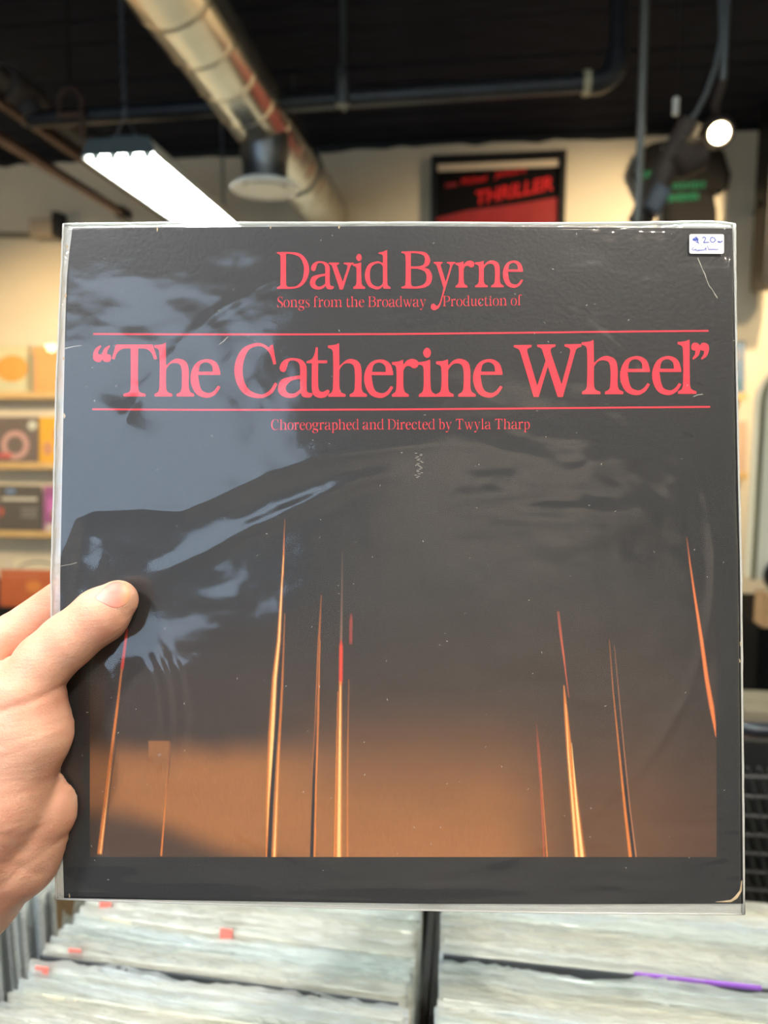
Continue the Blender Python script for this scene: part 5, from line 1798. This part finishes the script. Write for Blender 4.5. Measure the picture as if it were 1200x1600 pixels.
nt.links.new(bp.outputs['Normal'], b.inputs['Normal'])
me = bpy.data.meshes.new('hand')
me.from_pydata((verts * 0.001).tolist(), [], quads.tolist())
bm = bmesh.new()
bm.from_mesh(me)
bmesh.ops.smooth_vert(bm, verts=bm.verts, factor=0.5, use_axis_x=True, use_axis_y=True, use_axis_z=True)
bmesh.ops.recalc_face_normals(bm, faces=bm.faces)
bm.to_mesh(me)
bm.free()
hand = link_mesh('hand', me, M_SKIN, smooth=True)
hand.matrix_world = AM
tag(hand, 'bare hand gripping the album by its edge with the thumb across the front', 'hand')


# thumb nail: a thin curved plate laid on the thumb's surface
def onto_hand(px, py, lift):
    o_ = np.array(CAM)
    d = np.array(ray(px, py))
    Mi = np.array(AM.inverted())
    oo = (Mi[:3, :3] @ o_ + Mi[:3, 3]) * 1000
    dd = Mi[:3, :3] @ d
    dd /= np.linalg.norm(dd)
    t = 250.0
    for _ in range(80):
        q = sdf_c((oo + dd * t)[None])[0] - lift
        t += q * 0.8
        if abs(q) < 0.005:
            break
    return (oo + dd * t) * 0.001


NAIL = [(147.5, 934.5), (156, 923.5), (166, 914.5), (177, 909), (188, 908.3), (197, 912.5), (202.5, 920), (204, 929), (203, 938), (198, 944.5), (190, 949), (182, 950.5), (172, 948.5), (160, 942.5)]
cx_, cy_ = 180.0, 930.0
rings = [0.0, 0.3, 0.55, 0.75, 0.88, 0.95, 1.0]
vs, fs, cols = [], [], []
N = 56
npoly = len(NAIL)
ring_pts = []
for i in range(N):
    f = i / N * npoly
    a, q = int(f), f - int(f)
    p0, p1, p2, p3 = [np.array(NAIL[(a + k) % npoly]) for k in (-1, 0, 1, 2)]
    ring_pts.append(0.5 * ((2 * p1) + (-p0 + p2) * q + (2 * p0 - 5 * p1 + 4 * p2 - p3) * q * q + (-p0 + 3 * p1 - 3 * p2 + p3) * q ** 3))
for r_ in rings:
    for i in range(N):
        x, y = cx_ + (ring_pts[i][0] - cx_) * r_, cy_ + (ring_pts[i][1] - cy_) * r_
        lift = 0.16 if r_ < 0.97 else -0.2
        vs.append(tuple(onto_hand(x, y, lift)))
        pinkc, lun, fre = linv((214, 132, 120)), linv((226, 184, 176)), linv((222, 172, 130))
        lw = float(np.clip(1 - (((x - 148) * 0.80 + (y - 938) * 0.15) / 20), 0, 1)) * float(np.clip((y - (938 - (x - 148) * 0.55) + 8) / 10, 0, 1))
        fw_ = float(np.clip((x - 186 + (915 - y) * -0.1) / 14, 0, 1)) * 0.7
        c_ = pinkc * (1 - lw) + lun * lw
        c_ = c_ * (1 - fw_) + fre * fw_
        cols.append(c_)
for j in range(len(rings) - 1):
    for i in range(N):
        i2 = (i + 1) % N
        fs.append((j * N + i, j * N + i2, (j + 1) * N + i2, (j + 1) * N + i))
me = bpy.data.meshes.new('thumb_nail')
me.from_pydata(vs, [], fs)
ca = me.color_attributes.new('Col', 'FLOAT_COLOR', 'POINT')
ca.data.foreach_set('color', np.concatenate([np.array(cols), np.ones((len(cols), 1))], 1).astype(np.float32).ravel())
bm = bmesh.new()
bm.from_mesh(me)
bmesh.ops.remove_doubles(bm, verts=bm.verts, dist=1e-6)
bmesh.ops.recalc_face_normals(bm, faces=bm.faces)
if sum(f.normal.z for f in bm.faces) < 0:
    bmesh.ops.reverse_faces(bm, faces=bm.faces)
bm.to_mesh(me)
bm.free()
link_mesh('thumb_nail', me, vcol_mat('nail', 0.42, 0.4, sub=0.25), hand, smooth=True)
mb = MB()
q = [onto_hand(x, y, 0.12) for x, y in [(195, 911), (201, 917), (204, 926), (204, 936), (200, 943.5), (193, 949), (183, 951.5)]]
mb.tube([Vector(x) for x in q], 0.00012, 6)
link_mesh('nail_edge', mb.mesh('nail_edge'), mat('nail_free_edge', (222, 178, 150), 0.5), hand, smooth=True)
